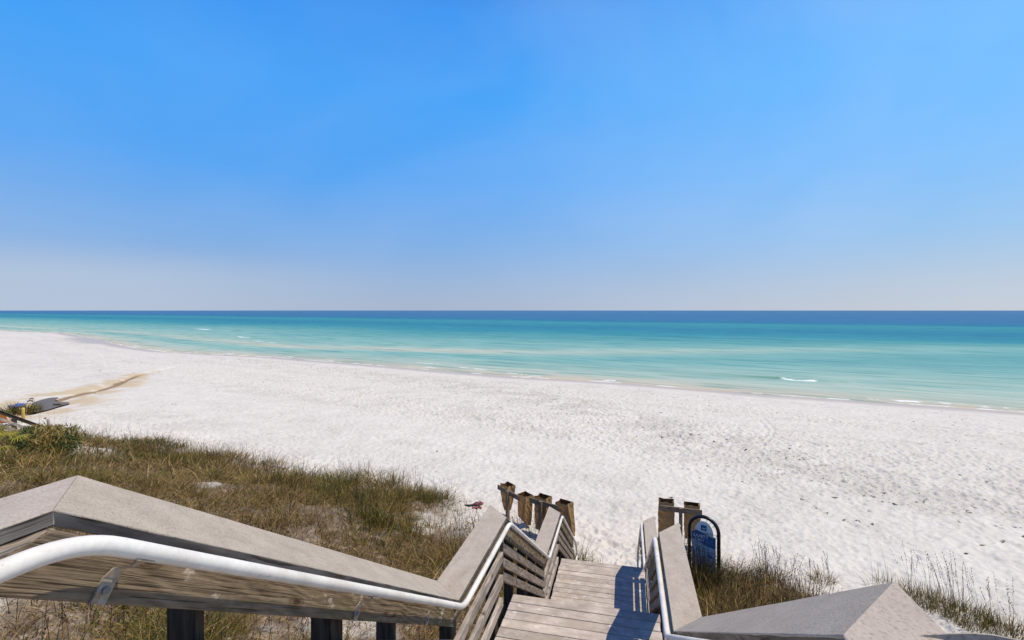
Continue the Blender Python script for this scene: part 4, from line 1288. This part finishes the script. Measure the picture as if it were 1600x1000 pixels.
# ------------------------------------------------------------------ small things
def far_left():
    # the next access: a descending railing
    p0 = W(-25.6, 25.0, 5.53)
    g = gz(p0.x, p0.y)
    root = empty('boardwalk_railing', (p0.x, p0.y, g), 'brown wooden railing of a distant beach access running down behind the shrub', 'railing')
    def pt(s, dz=0, dx=0): return Vector((p0.x + dx, p0.y + s, p0.z - .66 * s + dz))
    dv = (pt(1) - pt(0)).normalized()
    def rail(name, dz, h, th, s0, s1, mat):
        bm = bmesh.new()
        a, b = pt(s0, dz), pt(s1, dz)
        q = lambda p: [p + Vector((-th / 2, 0, 0)), p + Vector((th / 2, 0, 0)), p + Vector((th / 2, 0, -h)), p + Vector((-th / 2, 0, -h))]
        hexa(bm, q(a), q(b)); finish(bm, name, mat, root, (a + b) / 2, dv, .004)
    rail('top_rail', .03, .17, .07, -3.0, 1.9, M['post'])
    rail('cap_strip', .052, .02, .16, -3.0, 1.9, M['rail_brown'])
    rail('rail_board', -.31, .16, .04, -3.0, 1.5, M['rail'])
    rail('rail_board', -.62, .16, .04, -3.0, 1.3, M['rail'])
    for s in (0.0, -1.6, -3.0):
        bm = bmesh.new(); p = pt(s, -.07, -.10)
        box(bm, p.x - .16, p.x + .05, p.y - .09, p.y + .05, gz(p.x, p.y) - .4, p.z)
        finish(bm, 'post', M['rack'], root, p, (0, 0, 1), .005)
    # yellow bollard
    p = W(-27.5, 27.2, 0); g = gz(p.x, p.y); zt = EYE - 152 * 27.2 / 755.56
    bm = bmesh.new()
    tube(bm, [(p.x, p.y, g - .3), (p.x, p.y, zt - .08), (p.x, p.y, zt - .03), (p.x, p.y, zt)], .1, 16, radii=[.078, .078, .074, .045])
    root = empty('bollard', (p.x, p.y, g), 'yellow post standing on the sand behind the distant railing', 'post')
    finish(bm, 'post_body', plain('yellow_paint', (.62, .45, .08), .5, var=.15), root, (p.x, p.y, g))
    bm = bmesh.new(); tube(bm, [(p.x, p.y, zt - .30), (p.x, p.y, zt - .24)], .081, 16)
    finish(bm, 'band', plain('yellow_band', (.50, .33, .05), .5), root, (p.x, p.y, zt - .27))
    # orange and navy chair behind the railing
    p = W(-27.6, 26.3, 0); g = gz(p.x, p.y)
    root = empty('beach_chair', (p.x, p.y, g), 'orange and navy beach chair half hidden behind the distant railing', 'beach chair', rz=R(200))
    rw = world_of(root)
    org = plain('orange_cloth', (.62, .20, .035), .8); nav = plain('navy_cloth', (.02, .035, .12), .8)
    def slab(name, y0, z0, y1, z1, mat, w=.62, th=.03):
        bm = bmesh.new()
        n = Vector((0, -(z1 - z0), (y1 - y0))).normalized() * th
        q = lambda x: [Vector((x, y0, z0)), Vector((x, y1, z1)), Vector((x, y1, z1)) + n, Vector((x, y0, z0)) + n]
        hexa(bm, q(-w / 2), q(w / 2)); bm.transform(rw); finish(bm, name, mat, root, rw @ Vector((0, y0, z0)), bevel=.005)
    slab('backrest', .15, .26, .34, .74, org)
    slab('back_panel', .135, .40, .195, .58, nav, .46, .012)
    slab('seat', -.40, .28, .13, .22, org)
    for sx in (-1, 1):
        bm = bmesh.new()
        tube(bm, [(sx * .33, -.38, 0), (sx * .33, -.1, .26), (sx * .33, .34, .76)], .015, 8); bm.transform(rw)
        finish(bm, 'side_frame', M['bolt'], root, rw.translation)
        bm = bmesh.new(); tube(bm, [(sx * .33, .35, -.02), (sx * .33, .1, .25)], .015, 8); bm.transform(rw)
        finish(bm, 'leg', M['bolt'], root, rw.translation)
    # blue tarp on the sand
    bm = bmesh.new()
    nx, ny = 14, 8
    gr = [[None] * (ny + 1) for _ in range(nx + 1)]
    for i in range(nx + 1):
        for j in range(ny + 1):
            r = -33.5 + .65 * (i / nx) + .12 * math.sin(j * .7); d = 32.0 + .9 * (j / ny)
            q = W(r, d, 0)
            hgt = .04 + .10 * math.sin(i / nx * math.pi) * math.sin(j / ny * math.pi) + .03 * math.sin(i * 1.7 + j * 2.1)
            gr[i][j] = bm.verts.new((q.x, q.y, gz(q.x, q.y) + hgt))
    for i in range(nx):
        for j in range(ny): bm.faces.new((gr[i][j], gr[i + 1][j], gr[i + 1][j + 1], gr[i][j + 1]))
    q = W(-33.0, 32, 0)
    o = finish(bm, 'tarp', plain('blue_tarp', (.03, .13, .46), .45), None, (q.x, q.y, gz(q.x, q.y)), smooth=True)
    o.modifiers.new('thick', 'SOLIDIFY').thickness = .01
    tag(o, 'crumpled bright blue tarp on the sand beyond the distant railing', 'tarp')
    # old stump
    x, y = at_px(75.5, 678); g = gz(x, y)
    bm = bmesh.new(); tube(bm, [(x, y, g - .2), (x + .02, y, g + .35), (x - .03, y, g + .75)], .06, 9, radii=[.08, .065, .05])
    tag(finish(bm, 'stump', M['rail_brown'], None, (x, y, g), (0, 0, 1)), 'short broken brown stake in the sand right of the shrub', 'stake')

def small():
    # sandals and strap
    red = plain('red_foam', (.24, .045, .045), .7); dark = plain('dark_strap', (.018, .014, .014), .8)
    def sandal(px, py, ang, label):
        x, y = at_px(px, py); g = gz(x, y)
        root = empty('sandal', (x, y, g + .03), label, 'sandal', 'pair of sandals by the dune', rz=ang)
        rw = world_of(root)
        bm = bmesh.new()
        out = []
        for i in range(22):
            a = i / 22 * 2 * math.pi
            l = math.cos(a); wv = .055 + .012 * math.cos(a) - .008 * math.cos(2 * a + 1)
            out.append((l * .165, math.sin(a) * wv * 1.25))
        lo = [bm.verts.new((a, b, 0)) for a, b in out]; hi = [bm.verts.new((a, b, .035 + .012 * (a < -.05))) for a, b in out]
        bm.faces.new(lo[::-1]); bm.faces.new(hi)
        for i in range(22): bm.faces.new((lo[i], lo[(i + 1) % 22], hi[(i + 1) % 22], hi[i]))
        bm.transform(rw); finish(bm, 'sole', red, root, rw.translation, bevel=.006)
        for s in (-1, 1):
            bm = bmesh.new(); tube(bm, fillet([(.10, 0, .035), (.07, s * .035, .09), (-.03, s * .07, .03)], .05, 4), .010, 7)
            bm.transform(rw); finish(bm, 'strap', dark, root, rw.translation)
    sandal(748, 789.5, R(35), 'red sandal lying farther from the stairs, beside the black strap')
    sandal(745, 796, R(28), 'red sandal lying nearer to the stairs, below its pair')
    bm = bmesh.new()
    pts = []
    for px, py in ((726, 792), (731, 792.4), (736, 792), (740, 791), (745, 787.5)):
        x, y = at_px(px, py); pts.append((x, y, gz(x, y) + .05))
    tube(bm, fillet(pts, .1, 4), .035, 8)
    tag(finish(bm, 'strap', dark, None, pts[2]), 'black strap lying on the white sand left of the red sandals', 'strap')
    # blue pole on the sand by the grass
    a, b = at_px(411, 731), at_px(437, 732)
    bm = bmesh.new(); tube(bm, [(a[0], a[1], gz(*a) + .06), (b[0], b[1], gz(*b) + .06)], .022, 8)
    tag(finish(bm, 'pole', plain('blue_pole', (.06, .12, .32), .5), None, (a[0], a[1], gz(*a))), 'thin blue pole lying on the sand behind the dune grass', 'pole')
    # driftwood in the outflow
    dw = [(49, 624.5, 5, .9, 'short driftwood piece upstream in the creek, farthest from the shrub'), (47, 628, 7, 1.0, 'dark driftwood piece at the left bank of the puddle'),
          (90, 633.3, 11, 1.3, 'long dark driftwood stick lying in the creek puddle'), (70, 655.3, 3, .5, 'tiny dark driftwood bit on white sand behind the tall stalks')]
    for px, py, wpx, t, lb in dw:
        x, y = at_px(px, py); d = math.hypot(x, y); L = wpx * d / 755.56 / 1.2
        bm = bmesh.new()
        pts = [(x - CS * L / 2, y - SN * L / 2, gz(x, y) + .04), (x, y + .05, gz(x, y) + .10), (x + CS * L / 2, y + SN * L / 2, gz(x, y) + .05)]
        tube(bm, fillet(pts, .3, 4), .05 * t, 7, radii=None)
        tag(finish(bm, 'driftwood', M['rack'], None, (x, y, gz(x, y)), (CS, SN, 0)), lb, 'driftwood', 'driftwood by the creek')
    # seaweed bits: uncountable
    parts = []; N = 2600
    T = RNG.uniform(-75, 24, N); q = np.clip(RNG.beta(2.2, 1.6, N), 0, 1)
    t, s = toe(T), shore(T)
    D = t + 3 + (s - t - 6) * q
    x, y = SHN * D + SHC * T, SHC * D - SHN * T
    bD = np.interp(T, [-300, -60, -25, -10, 0, 10, 60], [38, 40, 36, 30, 22.5, 21, 20])
    D = np.where(RNG.random(N) < .6, bD + RNG.normal(0, 2.2, N), D)
    x, y = SHN * D + SHC * T, SHC * D - SHN * T
    keep = (fbm(D * .3 + 2, T * .06, 99, 4) + .13 * RNG.standard_normal(N) > .46) & (D > t + 2) & (D < s - 2)
    x, y = x[keep], y[keep]; N = len(x)
    for k in range(3):
        b = np.stack([x + RNG.normal(0, .05, N), y + RNG.normal(0, .05, N), ground_z(x, y) + .005], 1)
        parts.append(blades(b, RNG.uniform(.02, .10, N), RNG.uniform(0, 6.28, N), RNG.uniform(1.2, 2.6, N), RNG.uniform(.03, .10, N),
                            np.clip(np.array([(.09, .07, .055)]) * RNG.uniform(.5, 2.2, (N, 1)), 0, 1), 2, 1.2))
    V, Q, C = merge(parts)
    me = np_mesh('seaweed_debris', V, quads=Q); add_attr(me, 'tint', C, 'FLOAT_COLOR')
    tag(link('seaweed_debris', me, M['dry']), 'dark flecks of dry seaweed scattered over the beach', kind='stuff')

# ------------------------------------------------------------------ light, sky, camera
SUN_EL, SUN_AZ = R(66), R(86)      # azimuth clockwise from +Y
def light():
    s = Vector((math.sin(SUN_AZ) * math.cos(SUN_EL), math.cos(SUN_AZ) * math.cos(SUN_EL), math.sin(SUN_EL)))
    l = bpy.data.lights.new('sun', 'SUN'); l.energy = 4.2; l.angle = R(.5); l.color = (1, .90, .72)
    o = bpy.data.objects.new('sun', l); COL.objects.link(o)
    o.rotation_euler = s.to_track_quat('Z', 'Y').to_euler(); o.location = s * 60
    w = bpy.data.worlds.new('World'); S.world = w; w.use_nodes = True
    nt = w.node_tree; nd = nt.nodes; lk = nt.links
    bg = nd['Background']
    sky = nd.new('ShaderNodeTexSky'); sky.sky_type = 'NISHITA'; sky.sun_disc = False
    sky.sun_elevation = SUN_EL; sky.sun_rotation = SUN_AZ
    sky.altitude = 0; sky.air_density = 1.0; sky.dust_density = .2; sky.ozone_density = 3.0
    # the clear gulf sky: the physical sky blended with a humid, deeper blue one
    tc = nd.new('ShaderNodeTexCoord'); sep = nd.new('ShaderNodeSeparateXYZ'); lk.new(tc.outputs['Generated'], sep.inputs[0])
    el = math_(nt, 'MAXIMUM', sep.outputs[2], 0.0)
    k = 11.2
    gr = ramp(nd, [(0, (.40, .50, .62)), (.05, (.35, .495, .67)), (.13, (.232, .475, .79)), (.25, (.105, .435, .93)), (.40, (.054, .415, .98)), (.52, (.042, .35, .93)), (.66, (.006, .09, .50)), (1, (.003, .05, .36))])
    lk.new(el, gr.inputs[0])
    dp = nd.new('ShaderNodeVectorMath'); dp.operation = 'DOT_PRODUCT'; lk.new(tc.outputs['Generated'], dp.inputs[0]); dp.inputs[1].default_value = (math.sin(SUN_AZ), math.cos(SUN_AZ), 0)
    side = nd.new('ShaderNodeMapRange'); lk.new(dp.outputs['Value'], side.inputs[0])
    side.inputs[1].default_value = -.45; side.inputs[2].default_value = .95; side.interpolation_type = 'SMOOTHSTEP'
    lit = mix(nt, (.80, .80, .90), (1.35, 1.14, 1.02), side.outputs[0])
    col = mix(nt, gr.outputs[0], lit, 1.0, 'MULTIPLY')
    # thin high veil, thicker to the right
    wv = noise(nt, mapping(nt, tc.outputs['Generated'], (1.5, 1.5, 2.6)), 1.0, 4, .5, .5)
    wr = ramp(nd, [(.36, (0, 0, 0)), (.72, (1, 1, 1))], 'EASE'); lk.new(wv.outputs['Fac'], wr.inputs[0])
    veil = math_(nt, 'MULTIPLY', wr.outputs[0], math_(nt, 'MULTIPLY_ADD', side.outputs[0], .30, .12))
    col = mix(nt, col, (.46, .62, .92), veil)
    hz = nd.new('ShaderNodeMapRange'); hz.interpolation_type = 'SMOOTHSTEP'; lk.new(el, hz.inputs[0]); hz.inputs[1].default_value = .115; hz.inputs[2].default_value = .05
    dl = nd.new('ShaderNodeVectorMath'); dl.operation = 'DOT_PRODUCT'; lk.new(tc.outputs['Generated'], dl.inputs[0]); dl.inputs[1].default_value = (-CS, -SN, 0)
    hl = nd.new('ShaderNodeMapRange'); hl.interpolation_type = 'SMOOTHSTEP'; lk.new(dl.outputs['Value'], hl.inputs[0]); hl.inputs[1].default_value = .15; hl.inputs[2].default_value = .72
    col = mix(nt, col, (.41, .50, .65), math_(nt, 'MULTIPLY', math_(nt, 'MULTIPLY', hz.outputs[0], hl.outputs[0]), .75))
    sc = nd.new('ShaderNodeVectorMath'); sc.operation = 'SCALE'; lk.new(col, sc.inputs[0]); sc.inputs['Scale'].default_value = k
    lk.new(mix(nt, sky.outputs[0], sc.outputs[0], .90), bg.inputs['Color'])
    bg.inputs['Strength'].default_value = .10

def camera():
    c = bpy.data.cameras.new('camera'); o = bpy.data.objects.new('camera', c); COL.objects.link(o)
    c.sensor_width = 36; c.lens = 17; c.shift_y = -15 / 1600; c.clip_start = .05; c.clip_end = 60000
    o.location = (0, 0, EYE); o.rotation_euler = (R(90), 0, YAW)
    S.camera = o
    v = S.view_settings
    v.view_transform = 'Standard'; v.look = 'None'; v.gamma = 1; v.use_curve_mapping = False; v.exposure = 0

build_ground(); build_sea(); build_puddle()
stair(); racks(); sign(); build_grass(); plants(); far_left(); small()
light(); camera()
